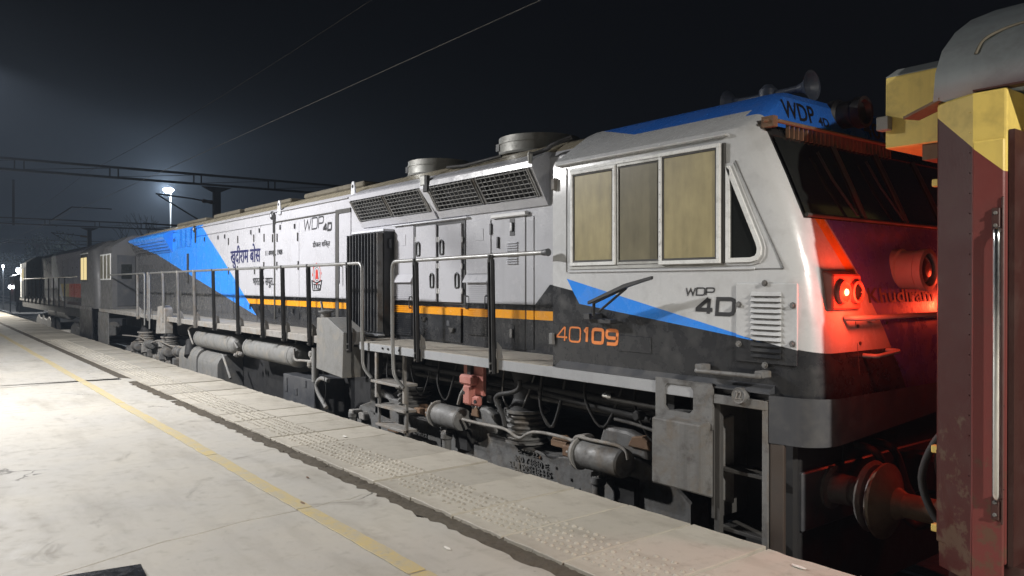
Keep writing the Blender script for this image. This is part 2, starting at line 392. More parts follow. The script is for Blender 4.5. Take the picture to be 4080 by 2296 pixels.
def attach(o, parent):
    o.parent = parent
    o.matrix_parent_inverse = Matrix.Translation(-WM.get(parent.name, Vector((0, 0, 0))))
def thing(name, label, cat, loc=(0, 0, 0), group=None):
    o = bpy.data.objects.new(name, None); col.objects.link(o); o.location = loc; o.empty_display_size = 0.3
    WM[o.name] = Vector(loc); o['label'] = label; o['category'] = cat
    if group: o['group'] = group
    return o
def tag(o, label, cat, group=None):
    o['label'] = label; o['category'] = cat
    if group: o['group'] = group
    return o
def copy_part(o, dx, dy, dz, parent, name=None):
    c = o.copy(); col.objects.link(c); c.location = o.location + Vector((dx, dy, dz))
    c.parent = parent; c.matrix_parent_inverse = o.matrix_parent_inverse.copy()
    return c
def box(name, m, parent, *b, bevel=0.004): return MB().box(*b).build(name, m, parent, bevel)

# ------------------------------------------------------------------ ground, tracks
o = MB().box(-400, 60, -60, 300, -1.5, -1.05).build('ground', 'ballast_mat'); o['kind'] = 'structure'
for yt in (YT, YT + 5.3, YT + 10.2):
    tr = MB().pxx([(yt - 1.9, -1.045), (yt - 1.5, -0.99), (yt + 1.5, -0.99), (yt + 1.9, -1.045)], -200, 30).build('track_bed', 'ballast_mat'); tr['kind'] = 'structure'
    for s_ in (-1, 1):
        yc = yt + s_ * 0.873
        MB().pxx([(yc - .07, ZR - .165), (yc + .07, ZR - .165), (yc + .07, ZR - .15), (yc + .012, ZR - .13), (yc + .012, ZR - .04), (yc + .035, ZR - .03), (yc + .035, ZR),
                  (yc - .035, ZR), (yc - .035, ZR - .03), (yc - .012, ZR - .04), (yc - .012, ZR - .13), (yc - .07, ZR - .15)], -200, 30).build('rail', 'steel', tr)
    if yt == YT:
        s0 = None
        for k in range(30):
            x = -20 + k * 0.65
            if s0 is None: s0 = MB().box(x - .12, x + .12, yt - 1.35, yt + 1.35, -1.0, ZR - .166).build('sleeper', 'sleeper_mat', tr)
            else: copy_part(s0, k * 0.65, 0, 0, tr)

# ------------------------------------------------------------------ platform
YG0, YG1 = 2.80, 2.95        # dirt channel between the slabs and the edge pavers
XE0, XE1 = -58.0, 12.0
plat = MB().box(XE0, XE1, -9, YE - 0.02, -1.2, -0.06).build('platform', 'paver_concrete'); plat['kind'] = 'structure'
MB().box(XE0, XE1, YE - 0.02, YE - 0.005, -1.2, -0.075).build('platform_face', 'paver_concrete', plat)
def joint_line(pts):                    # photo pixels of a joint -> plan points, carried on to both sides of the slab
    q = sorted([G(*p) for p in pts], key=lambda a: a[1])
    (xa, ya), (xb, yb) = q[0], q[1]
    q = [(xa + random.uniform(-.05, .05), -9.0)] + q
    q[-1] = (q[-1][0], max(q[-1][1], YG0 - .02))
    return q
crack = joint_line([(222, 2296), (430, 2230), (650, 2160), (800, 2126), (960, 2080), (1150, 2043), (1253, 2022), (1330, 1997), (1395, 1990), (1440, 1972), (1500, 1966)])
j1 = joint_line([(0, 1650), (330, 1624), (710, 1594)])
j2 = joint_line([(0, 1547), (250, 1526), (484, 1507), (590, 1513)])
def straight(x): return [(x, -9.0), (x + .01, 0.5), (x, YG0 - .02)]
joints = [straight(XE1), crack, j1, j2, straight(-14.6), straight(-18.9), straight(-23.4), straight(-28), straight(-33), straight(-38), straight(-43), straight(-48), straight(-53), straight(XE0)]
random.seed(3)
def rough_edge(xa, xb):                 # broken edge of a slab along the dirt channel
    n = max(2, int(abs(xb - xa) / 0.07)); out = []
    amp = 0.03 if xa > -13 else 0.012
    for i in range(1, n):
        out.append((xa + (xb - xa) * i / n, YG0 - .02 + random.uniform(-amp, amp * .5) - (random.random() < .12) * random.uniform(0, amp)))
    return out
for a, b_ in zip(joints[:-1], joints[1:]):
    g = 0.008 if a is crack or b_ is crack else 0.013
    pa = [(x - g, y) for x, y in a]; pb = [(x + g, y) for x, y in b_]
    poly = pa + rough_edge(pa[-1][0], pb[-1][0]) + pb[::-1]
    MB().pz(poly, -0.058, random.uniform(-0.002, 0.002)).build('concrete_slab', 'concrete', plat)
# joint filling in the open joints
jf = MB().box(XE0, XE1, -9, YG0 - 0.03, -0.059, -0.014).build('joint_filling', 'soil', plat); jf['kind'] = 'stuff'
# edge pavers with their tactile domes
PITCHP = 0.575
x_first = G(1950, 1840)[0]
paver_me, dome_me = [], []
def chipped(x, ya, yb, amp):
    n = 9; return [(x + random.uniform(-amp, amp) * (2.2 if random.random() < .15 else 1), ya + (yb - ya) * k / n) for k in range(1, n)]
for kk in range(8):
    m_ = MB(); e = [random.uniform(-.004, .004) for _ in range(8)]
    poly = [(0.008 + e[0], YG1 + e[1])] + [(PITCHP * k / 8, YG1 + random.uniform(-.004, .007)) for k in range(1, 8)] + [(PITCHP - .009 + e[2], YG1 + e[3])] + chipped(PITCHP - .009, YG1, YE, .003)
    poly += [(PITCHP - .008 + e[4], YE + e[5] * .5)] + [(PITCHP * (1 - k / 8), YE - abs(random.gauss(0, .004)) - (random.random() < .12) * .012) for k in range(1, 8)] + [(0.008 + e[6], YE + e[7] * .5)] + chipped(.009, YE, YG1, .003)
    m_.pz(poly, -0.0595, 0.0)
    ob = m_.build('paver', 'paver_concrete', None); paver_me.append(ob.data); bpy.data.objects.remove(ob)
for kk in range(5):
    dome = MB()
    for r_ in range(6):
        for c_ in range(8):
            cx = 0.05 + c_ * 0.068 + (0.016 if r_ % 2 else -0.0); cy = YG1 + 0.13 + r_ * 0.072
            if cx > PITCHP - .03 or random.random() < .06 + .05 * kk * (r_ > 3): continue
            q = random.uniform(.75, 1.12)
            dome.lathe((cx + random.uniform(-.004, .004), cy + random.uniform(-.004, .004), -0.001), (0, 0, 1), [(0, 0.0175 * q), (0.007 * q, 0.0145 * q), (0.012 * q, 0.008 * q)], 8)
    dome_ob = dome.build('tactile_domes', 'paver_concrete'); dome_me.append(dome_ob.data); bpy.data.objects.remove(dome_ob)
k0 = -int((XE1 - x_first) / PITCHP); n_pav = int((x_first - XE0) / PITCHP)
for k in range(k0, n_pav):
    xx = x_first - (k + 1) * PITCHP
    ob = bpy.data.objects.new('paver', random.choice(paver_me)); col.objects.link(ob)
    ob.location = (xx, 0, random.uniform(-.003, .003)); ob.rotation_euler = (random.uniform(-.002, .002), random.uniform(-.002, .002), 0); ob.parent = plat
    bv = ob.modifiers.new('bevel', 'BEVEL'); bv.width = 0.004; bv.limit_method = 'ANGLE'; bv.angle_limit = R(60)
    if xx > -26:
        d = bpy.data.objects.new('tactile_domes', random.choice(dome_me)); col.objects.link(d); d.parent = ob; d['kind'] = 'stuff'
# dirt in the channel: a lumpy strip
def soil_strip():
    m_ = MB(); nx, ny = 620, 7; x0, x1 = -14.0, 3.0
    vs, fs = [], []
    for i in range(nx + 1):
        t = i / nx; x = x0 + (x1 - x0) * t
        wv = 0.02 * math.sin(x * 5.1) + 0.012 * math.sin(x * 13.7 + 1)
        for j in range(ny + 1):
            y = YG0 - .035 + (YG1 - YG0 + .04) * j / ny
            edge = min(j, ny - j) / (ny / 2)
            h = -0.022 + 0.014 * edge + random.uniform(-.009, .009) + 0.004 * math.sin(x * 9)
            vs.append((x + random.uniform(-.006, .006), y + (wv * (1 - j / ny)) + random.uniform(-.004, .004), h))
    for i in range(nx):
        for j in range(ny):
            a = i * (ny + 1) + j; fs.append((a, a + ny + 1, a + ny + 2, a + 1))
    m_.add(vs, fs, True)
    for _ in range(900):                 # dry tufts and grit
        x = random.uniform(x0, x1); y = random.uniform(YG0 - .02, YG1 - .01); z = -0.016
        l = random.uniform(.01, .03); a = random.uniform(0, 6.28); hh = random.uniform(.006, .02)
        dx, dy = math.cos(a) * l, math.sin(a) * l
        m_.add([(x, y, z), (x + dx, y + dy, z + hh), (x + dx * .3 + .003, y + dy * .3 - .003, z)], [(0, 1, 2)])
    for _ in range(260):
        x = random.uniform(x0, x1); y = random.uniform(YG0 - .02, YG1); r_ = random.uniform(.004, .011)
        m_.lathe((x, y, -.02), (random.uniform(-.3, .3), random.uniform(-.3, .3), 1), [(0, r_ * .6), (r_ * .7, r_), (r_ * 1.3, r_ * .4)], 5)
    o = m_.build('soil', 'soil', plat); o['kind'] = 'stuff'
soil_strip()
s2 = MB().box(XE0, -14.0, YG0 - .03, YG1 + .01, -0.059, -0.012).build('soil', 'soil', plat); s2['kind'] = 'stuff'
# worn yellow line, in broken lengths
def yl(px0, px1, wob=0.006):
    xs = sorted([px0, px1]); n = max(3, int((xs[1] - xs[0]) / 0.12)); a, b_ = [], []
    for i in range(n + 1):
        x = xs[0] + (xs[1] - xs[0]) * i / n
        yc = 2.205 + 0.006 * math.sin(x * 1.3)
        a.append((x, yc - 0.058 + random.uniform(-wob, wob))); b_.append((x, yc + 0.058 + random.uniform(-wob, wob)))
    MB().pz(a + b_[::-1], 0.0025, 0.0085).build('yellow_line', 'yellow_line_paint', plat, 0.003)
xs_y = [G(1700, 2275)[0], G(1253, 2022)[0], G(877, 1812)[0], G(529, 1604)[0], G(372, 1510)[0], -15.6, -18.5, -23, -29, -36]
yl(2.5, xs_y[0] + .01); 
for a, b_ in zip(xs_y[:-1], xs_y[1:]): yl(a - .012, b_ + .0)
# black plate lying at the lower left
c0, c1, c2 = G(562, 2243, .03), G(222, 2296, .03), G(589, 2296, .03)
ux, uy = c1[0] - c0[0], c1[1] - c0[1]; vx, vy = c2[0] - c0[0], c2[1] - c0[1]
pk = [(c0[0], c0[1]), (c0[0] + ux * 1.6, c0[1] + uy * 1.6), (c0[0] + ux * 1.6 + vx * 8, c0[1] + uy * 1.6 + vy * 8), (c0[0] + vx * 8, c0[1] + vy * 8)]
t = thing('floor_plate', 'glossy black plate lying on the platform at the lower left corner', 'plate', (pk[0][0], pk[0][1], 0))
MB().pz(pk, 0.003, 0.026).build('plate', 'granite', t, 0.004)
cxp, cyp = sum(p[0] for p in pk) / 4, sum(p[1] for p in pk) / 4
MB().pz([(cxp + (p[0] - cxp) * .92, cyp + (p[1] - cyp) * .92) for p in pk], 0.026, 0.030).build('raised_field', 'granite', t, 0.002)
# scraps of litter
for (px, py, l, m_, lab, cat) in [(1372, 1741, .05, 'paper', 'white paper scrap on the dotted pavers facing the brake gear', 'litter'), (1205, 2008, .05, 'rust', 'small brown twig beside the yellow line', 'litter'),
                             (1780, 2188, .045, 'paper', 'torn pale wrapper on the concrete near the soil channel', 'litter'), (930, 1567, .03, 'paper', 'tiny white scrap on the pavers below the fuel tank', 'litter'),
                             (1225, 1905, .03, 'rust', 'small dark leaf scrap between yellow line and soil channel', 'litter'), (3180, 2262, .05, 'paper', 'white matchstick on the platform edge near the buffer', 'litter'), (330, 1573, .03, 'paper', 'white scrap on the concrete left of the yellow line', 'litter')]:
    x, y = G(px, py); a = random.uniform(-.4, .4)
    mb = MB(); p = [(x + math.cos(a + q) * l * s, y + math.sin(a + q) * l * .35 * s) for q, s in ((0, 1), (1.2, .8), (2.6, 1), (3.9, .7), (5.3, .9))]
    mb.pz(p, 0.004, 0.009); tag(mb.build('litter_scrap', m_), lab, cat, 'litter on the platform')

# ------------------------------------------------------------------ locomotive, shared pieces
def mir(mx): return (lambda x: x) if mx is None else (lambda x: mx - x)
def cab_loops(mx, xr=-5.0, short=0.0):
    """plan loops of the cab at rising heights: rounded nose corners, raked windscreen, inclined roof"""
    f = mir(mx)
    lv = [(0.86, -2.55, 0), (1.0, -2.55, 0), (1.3, -2.57, 0), (1.7, -2.63, 0), (2.02, -2.72, 0), (2.32, -2.85, 0.0), (2.60, -2.98, 0.006), (2.64, -3.0, 0.02), (2.72, -3.04, 0.14), (2.90, -3.085, 0.40), (2.955, -3.14, 0.52)]
    loops = []
    for z, xf, ins in lv:
        xf -= short
        ys, ye = YC + ins, 2 * YT - YC - ins
        r = 0.20 if z < 2.65 else 0.08
        pl = [(xr, ys)]
        for k in range(9):
            a = R(-90 + 90 * k / 8); pl.append((xf - r + r * math.cos(a), ys + r + r * math.sin(a)))
        for k in range(9):
            a = R(0 + 90 * k / 8); pl.append((xf - r + r * math.cos(a), ye - r + r * math.sin(a)))
        pl.append((xr, ye))
        loops.append([(f(x), y, z) for x, y in pl])
    return loops
def cab_shell(name, m, parent, mx=None, short=0.0):
    loops = cab_loops(mx, short=short); n = len(loops[0]); mb = MB()
    vs = [p for l in loops for p in l]; fs = []
    for i in range(len(loops) - 1):
        for k in range(n - 1): fs.append((i * n + k, i * n + k + 1, (i + 1) * n + k + 1, (i + 1) * n + k))
        fs.append((i * n + n - 1, i * n, (i + 1) * n, (i + 1) * n + n - 1))
    mb.add(vs, fs, False); mb.add(loops[-1], [list(range(n))]); mb.add(loops[0], [list(range(n))])
    o = mb.build(name, m, parent)
    bm = bmesh.new(); bm.from_mesh(o.data); bmesh.ops.remove_doubles(bm, verts=bm.verts, dist=1e-5)
    for fc in bm.faces: fc.smooth = True
    for e in bm.edges:
        if len(e.link_faces) == 2 and e.calc_face_angle(0) > R(24): e.smooth = False
    bm.to_mesh(o.data); bm.free()
    return o
HOOD = [(YH, ZW - .06), (YH, 2.84), (YH + .05, 2.90), (YH + .20, 3.0), (YH + .45, 3.08), (YT, 3.115)]
HOOD = HOOD + [(2 * YT - y, z) for y, z in HOOD[-2::-1]]
def hood_shell(name, m, parent, x0, x1):
    o = MB().pxx(HOOD, x0, x1).build(name, m, parent)
    return o
def post(parent, x, zt, lean=0.0, m='black_paint'):
    """channel post bolted to the fascia, with its wedge-shaped foot plate"""
    y0 = YF - 0.045; w_ = 0.028
    def sl(xa, xb, ya, yb):
        zb = 0.775
        mb.add([(xa, ya, zb), (xb, ya, zb), (xb, yb, zb), (xa, yb, zb), (xa, ya - lean, zt), (xb, ya - lean, zt), (xb, yb - lean, zt), (xa, yb - lean, zt)],
               [(0, 3, 2, 1), (4, 5, 6, 7), (0, 1, 5, 4), (1, 2, 6, 5), (2, 3, 7, 6), (3, 0, 4, 7)])
    mb = MB(); sl(x - w_, x - w_ + .010, y0 - .012, y0 + .032); sl(x + w_ - .010, x + w_, y0 - .012, y0 + .032); sl(x - w_, x + w_, y0 + .020, y0 + .030)
    o = mb.build('rail_post', m, parent)
    MB().pxx([(YF - .014, 0.785), (YF + .0, 0.785), (YF + .0, 0.905), (YF + .05, 0.915), (YF + .035, 1.02), (YF - .014, 1.07)], x + w_ + .004, x + w_ + .016).build('foot_plate', m if m != 'black_paint' else 'under_grey', o)
    MB().lathe((x, y0 + .008 - lean, zt - .03), (0, 0, 1), [(0, .024), (.05, .03), (.07, .03)], 10).build('rail_clamp', m, o)
    for dz in (0.80, 0.87): MB().lathe((x, y0 - .014, dz), (0, -1, 0), [(-.02, .009), (.012, .009)], 6).build('bolt', 'under_grey', o)
    return o
def air_tank(parent, x0, x1, y=4.55, z=0.53, r=0.175, m='tank_grey'):
    mb = MB(); h = 0.13
    prof = [(0, .03), (.01, r * .45), (.045, r * .75), (.09, r * .93), (h, r), (x1 - x0 - h, r), (x1 - x0 - .09, r * .93), (x1 - x0 - .045, r * .75), (x1 - x0 - .01, r * .45), (x1 - x0, .03)]
    mb.lathe((x0, y, z), (1, 0, 0), prof, 28); o = mb.build('air_tank', m, parent)
    for xx in (x0 + .18, x1 - .25):
        MB().lathe((xx, y, z), (1, 0, 0), [(0, r), (0, r + .006), (.03, r + .006), (.03, r)], 24).build('tank_strap', m, o)
        MB().box(xx - .01, xx + .04, y - .03, y + .03, z + r - .005, 0.80).build('tank_hanger', 'soot', o)
    return o
def spring(parent, x, y=4.82, z0=0.10, z1=0.40, r=0.2, m='under_grey'):
    mb = MB(); n = 5; prof = [(0, r * 1.05), (.02, r * 1.05), (.022, r * .86)]
    h = (z1 - z0 - .06) / n
    for k in range(n):
        a = .024 + k * h
        prof += [(a + h * .1, r * .82), (a + h * .3, r * .97), (a + h * .55, r * 1.0), (a + h * .75, r * .97), (a + h * .95, r * .82)]
    prof += [(z1 - z0 - .03, r * .85), (z1 - z0 - .028, r * 1.12), (z1 - z0, r * 1.12)]
    mb.lathe((x, y, z0), (0, 0, 1), prof, 28); o = mb.build('rubber_spring', m, parent)
    MB().lathe((x, y, z1), (0, 0, 1), [(0, r * .95), (.03, r * .80), (.1, r * .66), (.25, r * .64), (.38, r * .8), (.44, r * .9)], 24).build('spring_column', 'soot', o)
    return o
def wheel(parent, x, r=0.545, y=YT - 0.80):
    mb = MB()
    mb.lathe((x, y, ZR + r), (0, -1, 0), [(-.04, r + .03), (-.01, r + .03), (0, r), (.1, r - .006), (.1, r - .07), (.07, r - .09), (.05, r * .5), (.08, r * .3), (.13, .12), (.13, .01)], 36)
    o = mb.build('wheel', 'under_grey', parent)
    MB().tube([(x, YT - .7, ZR + r), (x, YT + .7, ZR + r)], .09, 12).build('axle', 'soot', o)
    MB().lathe((x, YT + .80, ZR + r), (0, 1, 0), [(-.04, r + .03), (0, r), (.1, r - .006), (.1, .01)], 30).build('wheel_disc', 'soot', o)
    return o
def brake_cylinder(parent, x0, x1, y, z, r=0.12):
    mb = MB(); L = x1 - x0
    mb.lathe((x0, y, z), (1, 0, 0), [(0, r * .55), (.01, r * 1.12), (.05, r * 1.14), (.055, r), (L - .02, r), (L, r * .93), (L + .012, r * .5)], 26)
    o = mb.build('brake_cylinder', 'under_grey', parent)
    MB().lathe((x0, y, z), (-1, 0, 0), [(-.01, .035), (.055, .035)], 14).build('piston_rod', 'chrome', o)
    MB().box(x0 - .16, x0 - .05, y - .05, y + .05, z - .055, z + .045).build('clevis', 'rust', o, .012)
    MB().lathe((x0 + .03, y, z), (1, 0, 0), [(0, r * 1.14), (0, r * 1.2), (.018, r * 1.2), (.018, r * 1.14)], 22).build('clamp_ring', 'dusty_grey', o)
    for a in range(6):
        MB().lathe((x0 - .004, y + math.cos(a) * r * 1.02, z + math.sin(a) * r * 1.02), (-1, 0, 0), [(-.01, .012), (.012, .012)], 6).build('bolt', 'dusty_grey', o)
    return o
def arc_tube(parent, name, pts, r, m, n=8, smooth=3):
    """tube through points with rounded corners (Catmull-Rom)"""
    p = [Vector(q) for q in pts]; out = []
    for i in range(len(p) - 1):
        a, b_, c, d = p[max(i - 1, 0)], p[i], p[i + 1], p[min(i + 2, len(p) - 1)]
        for k in range(smooth):
            t = k / smooth
            out.append(0.5 * ((2 * b_) + (c - a) * t + (2 * a - 5 * b_ + 4 * c - d) * t * t + (3 * b_ - a - 3 * c + d) * t ** 3))
    out.append(p[-1])
    return MB().tube(out, r, n).build(name, m, parent)
def bend(pts, r=0.06, k=4):
    """polyline with filleted corners"""
    p = [Vector(q) for q in pts]; out = [p[0]]
    for i in range(1, len(p) - 1):
        a = (p[i - 1] - p[i]); b_ = (p[i + 1] - p[i]); d = min(r, a.length * .45, b_.length * .45)
        s, e = p[i] + a.normalized() * d, p[i] + b_.normalized() * d
        for j in range(k + 1):
            t = j / k; out.append((1 - t) ** 2 * s + 2 * t * (1 - t) * p[i] + t * t * e)
    out.append(p[-1]); return out

# ---- lettering
def glyph(ch):
    q = {'W': [[(0, 1), (.22, 0), (.5, .86), (.78, 0), (1, 1)]],
         'D': [[(0, 0), (0, 1), (.78, 1), (.95, .93), (1, .78), (1, .22), (.95, .07), (.78, 0), (0, 0)]],
         'P': [[(0, 0), (0, 1), (.8, 1), (.96, .94), (1, .8), (1, .62), (.96, .5), (.8, .43), (0, .43)]],
         '4': [[(.76, 0), (.76, 1)], [(.72, 1), (.02, .30)], [(-.06, .26), (1, .26)]],
         '0': [[(.2, 0), (.05, .05), (0, .22), (0, .78), (.05, .95), (.2, 1), (.8, 1), (.95, .95), (1, .78), (1, .22), (.95, .05), (.8, 0), (.2, 0)]],
         '1': [[(.05, .76), (.42, 1), (.55, 1), (.55, 0)]],
         '9': [[(.06, 0), (.8, 0), (.95, .06), (1, .24), (1, .78), (.95, .95), (.8, 1), (.2, 1), (.05, .95), (0, .82), (0, .62), (.05, .49), (.2, .44), (1, .44)]]}
    return q[ch]
def stroke_text(name, m, parent, text, org, ux, uz, w_, h, gap, th, y, shear=0.0, widths=None):
    """lettering drawn with pen strokes on an upright plane; org = lower left (x, z), ux/uz = unit steps along x and z"""
    mb = MB(); cx = 0.0
    for ch in text:
        cw = w_ * (widths.get(ch, 1.0) if widths else 1.0)
        for si, st in enumerate(glyph(ch)):
            yy = y - .0005 * si
            pts = [(cx + a * cw + shear * b_ * h, b_ * h) for a, b_ in st]
            closed = pts[0] == pts[-1]
            n = len(pts) - (1 if closed else 0); L, Rr = [], []
            for i in range(n):
                pa = pts[i - 1] if (i > 0 or closed) else None
                if closed and i == 0: pa = pts[n - 1]
                pb = pts[(i + 1) % n] if (i < n - 1 or closed) else None
                d1 = Vector((pts[i][0] - pa[0], pts[i][1] - pa[1])).normalized() if pa else None
                d2 = Vector((pb[0] - pts[i][0], pb[1] - pts[i][1])).normalized() if pb else None
                if d1 is None: d1 = d2
                if d2 is None: d2 = d1
                nn = (Vector((-d1.y, d1.x)) + Vector((-d2.y, d2.x)))
                nn = nn.normalized() if nn.length > 1e-3 else Vector((-d1.y, d1.x))
                k = th / 2 / max(nn.dot(Vector((-d1.y, d1.x))), .45)
                L.append((pts[i][0] + nn.x * k, pts[i][1] + nn.y * k)); Rr.append((pts[i][0] - nn.x * k, pts[i][1] - nn.y * k))
            for i in range(n if closed else n - 1):
                j = (i + 1) % n
                vs = [(org[0] + ux[0] * a + uz[0] * b_, yy, org[1] + ux[1] * a + uz[1] * b_) for a, b_ in (L[i], L[j], Rr[j], Rr[i])]
                vs += [(p[0], yy + .0015, p[2]) for p in vs]
                mb.add(vs, [(0, 1, 2, 3), (0, 4, 5, 1), (1, 5, 6, 2), (2, 6, 7, 3), (3, 7, 4, 0)])
        cx += cw + gap
    return mb.build(name, m, parent)
def font_text(name, m, parent, text, corners_px, Y, bold=0.0, raise_=0.0, plane=None, extrude=0.0):
    """set type fitted between the photo pixels (x left, x right, y top, y bottom at the left end) of an upright plane"""
    cu = bpy.data.curves.new(name, 'FONT'); cu.body = text; cu.size = 1; cu.resolution_u = 3
    ob = bpy.data.objects.new(name, cu); col.objects.link(ob)
    dg = bpy.context.evaluated_depsgraph_get(); me = bpy.data.meshes.new_from_object(ob.evaluated_get(dg))
    bpy.data.objects.remove(ob); bpy.data.curves.remove(cu)
    if len(me.vertices) == 0: return None
    xs = [v.co.x for v in me.vertices]; ys = [v.co.y for v in me.vertices]
    x0, x1, y0, y1 = min(xs), max(xs), min(ys), max(ys)
    if plane: X0, X1, Z0, Z1 = plane
    else:
        pl, pr, pt, pb = corners_px
        X0, X1 = XP(pl, Y), XP(pr, Y); Z1, Z0 = ZP(pl, pt, Y), ZP(pl, pb, Y)
    for v in me.vertices:
        a, b_ = (v.co.x - x0) / (x1 - x0), (v.co.y - y0) / (y1 - y0)
        v.co = Vector((X0 + (X1 - X0) * a, Y - raise_, Z0 + (Z1 - Z0) * b_))
    if bold > 0 and extrude == 0:                # heavier weight: the same outlines laid again a hair to each side
        bm = bmesh.new(); bm.from_mesh(me); base = bm.faces[:]; k = bold * (X1 - X0) / (x1 - x0)
        for i, (sx, sz) in enumerate(((1, 0), (-1, 0), (0, .7), (0, -.7))):
            r = bmesh.ops.duplicate(bm, geom=base + list({v for f in base for v in f.verts}))
            bmesh.ops.translate(bm, vec=(sx * k, -.0004 * (i + 1), sz * k), verts=[g for g in r['geom'] if isinstance(g, bmesh.types.BMVert)])
        bm.to_mesh(me); bm.free()
    if extrude > 0:
        bm = bmesh.new(); bm.from_mesh(me)
        r = bmesh.ops.extrude_face_region(bm, geom=bm.faces[:])
        bmesh.ops.translate(bm, vec=(0, -extrude, 0), verts=[g for g in r['geom'] if isinstance(g, bmesh.types.BMVert)])
        bmesh.ops.recalc_face_normals(bm, faces=bm.faces); bm.to_mesh(me); bm.free()
    me.materials.clear(); me.materials.append(MATS[m])
    o = bpy.data.objects.new(name, me); col.objects.link(o); attach(o, parent)
    if extrude > 0: o['kind'] = 'stuff'
    return o

# ------------------------------------------------------------------ the near locomotive
LOCO = thing('diesel_locomotive', 'grey, white and blue diesel locomotive numbered 40109 standing at the platform', 'locomotive', (-13.4, YT, ZR))
MX = -28.4                              # far cab is the mirror image: x -> MX - x
FARX = -23.4
xg0, xg1 = XP(1396, YF), XP(1432, YF)   # break in the walkway
# underframe and walkway
MB().box(-25.0, -2.75, 4.98, 2 * YT - 4.98, 0.40, 0.855).build('underframe', 'soot', LOCO)
MB().box(-25.0, -2.75, YF + .035, 4.98, 0.83, 0.856).build('deck_plate', 'soot', LOCO)
for a, b_ in ((FARX - 1.6, xg0), (xg1, -3.3)):
    MB().box(a, b_, YF, YF + .03, 0.813, ZW - .004).build('fascia', 'dusty_grey' if a < -9 else 'grey_paint', LOCO, .004)
MB().box(FARX, xg0, YF + .002, YH - .002, 0.86, ZW).build('walkway', 'deck_dust', LOCO, .003)
MB().box(xg1, -5.0, YF + .002, YH - .002, 0.86, ZW).build('walkway', 'tread_plate', LOCO, .003)
MB().box(FARX, -5.0, 2 * YT - YH + .002, 2 * YT - YF, 0.82, ZW).build('walkway', 'deck_dust', LOCO)
MB().box(-15.6, -9.3, YH - .1, 2 * YT - YH, -.55, 0.38).build('fuel_tank', 'soot', LOCO, .05)
# hood and its doors
hood = hood_shell('hood', 'livery_hood', LOCO, FARX - .02, -4.98)
def door(pl, pr, z0, z1, m='livery_hood', proud=0.010, gap=0.006):
    x0, x1 = XP(pl, YH), XP(pr, YH)
    return MB().box(x0 + gap, x1 - gap, YH - proud, YH - .0005, z0, z1).build('hood_door', m, LOCO, .004)
zt = ZP(955, 905, YH)
def handle(d, px, py, big=False):
    x, z = P(px, py, YH); s = 1.5 if big else 1.0
    MB().box(x - .030 * s, x + .030 * s, YH - .014, YH - .010, z - .075 * s, z + .075 * s).build('latch_recess', 'livery_hood', d)
    MB().box(x - .014 * s, x + .014 * s, YH - .034, YH - .0145, z - .05 * s, z + .03 * s).build('latch', 'black_paint', d, .004)
dz0, dz1 = 1.03, 2.63
spec = [(682, 786), (786, 848), (848, 909), (909, 955), (955, 1021), (1021, 1097), (1097, 1194), (1194, 1338)]
doors = [door(a, b_, dz0 + (.1 if i == 7 else 0), dz1) for i, (a, b_) in enumerate(spec)]
for i, px, py in ((2, 873, 945), (2, 900, 941), (4, 1004, 924), (5, 1038, 917), (6, 1121, 904), (6, 1179, 900), (4, 1001, 1221), (5, 1036, 1226), (6, 1115, 1235), (6, 1173, 1238), (1, 819, 952), (0, 697, 957)):
    handle(doors[i], px, py)
for i, px, py in ((2, 914, 963), (3, 951, 955), (4, 1015, 950), (5, 1056, 948), (5, 1090, 950), (6, 1108, 948), (6, 1190, 944), (4, 1018, 1078), (5, 1055, 1060), (6, 1107, 1060), (6, 1192, 1058), (3, 914, 1080), (3, 950, 1075)):
    x, z = P(px, py, YH); MB().box(x - .012, x + .012, YH - .028, YH - .0105, z - .07, z + .07).build('hinge', 'gasket', doors[i], .004)
# louvre on the blue section
x0, x1 = XP(708, YH), XP(766, YH); z0, z1 = ZP(735, 985, YH), ZP(735, 912, YH)
for r_ in range(11):
    z = z0 + (z1 - z0) * r_ / 11
    for c_ in range(3):
        a = x0 + (x1 - x0) * c_ / 3
        MB().py([(a + .03, z), (a + (x1 - x0) / 3 - .03, z), (a + (x1 - x0) / 3 - .03, z + .03), (a + .03, z + .045)], YH - .026, YH - .0105).build('louvre', 'livery_hood', doors[0])
for px, w_ in ((725, 24), (742, 10)):
    xa, za = P(px, 1012, YH); MB().box(xa - .04, xa + .28, YH - .018, YH - .0105, 1.55, za).build('small_door', 'livery_hood', doors[0], .003) if px == 725 else None
xa = XP(754, YH); MB().box(xa - .02, xa + .02, YH - .05, YH - .0105, ZP(754, 1127, YH), ZP(754, 1011, YH)).build('latch_bar', 'gasket', doors[0], .004)
# dark door surround
xa, xb = XP(1341, YH), XP(1353, YH)
zt2 = ZP(1341, 838, YH)
MB().py([(xa, 1.02), (xb, 1.02), (xb, zt2 - .06), (XP(1400, YH), zt2 - .06), (XP(1400, YH), zt2), (xa, zt2)], YH - .018, YH - .0005).build('door_seal', 'gasket', LOCO)
dd = MB().box(xb + .005, XP(1400, YH), YH - .012, YH - .0005, 1.04, zt2 - .065).build('hood_door', 'livery_hood', LOCO, .004)
xh, zh = P(1352, 1055, YH)
MB().tube(bend([(xh, YH, zh + .02), (xh, YH - .06, zh + .02), (xh + .12, YH - .06, zh), (xh + .12, YH - .06, zh - .28)], .03), .012, 8).build('door_handle', 'dark_paint', dd)
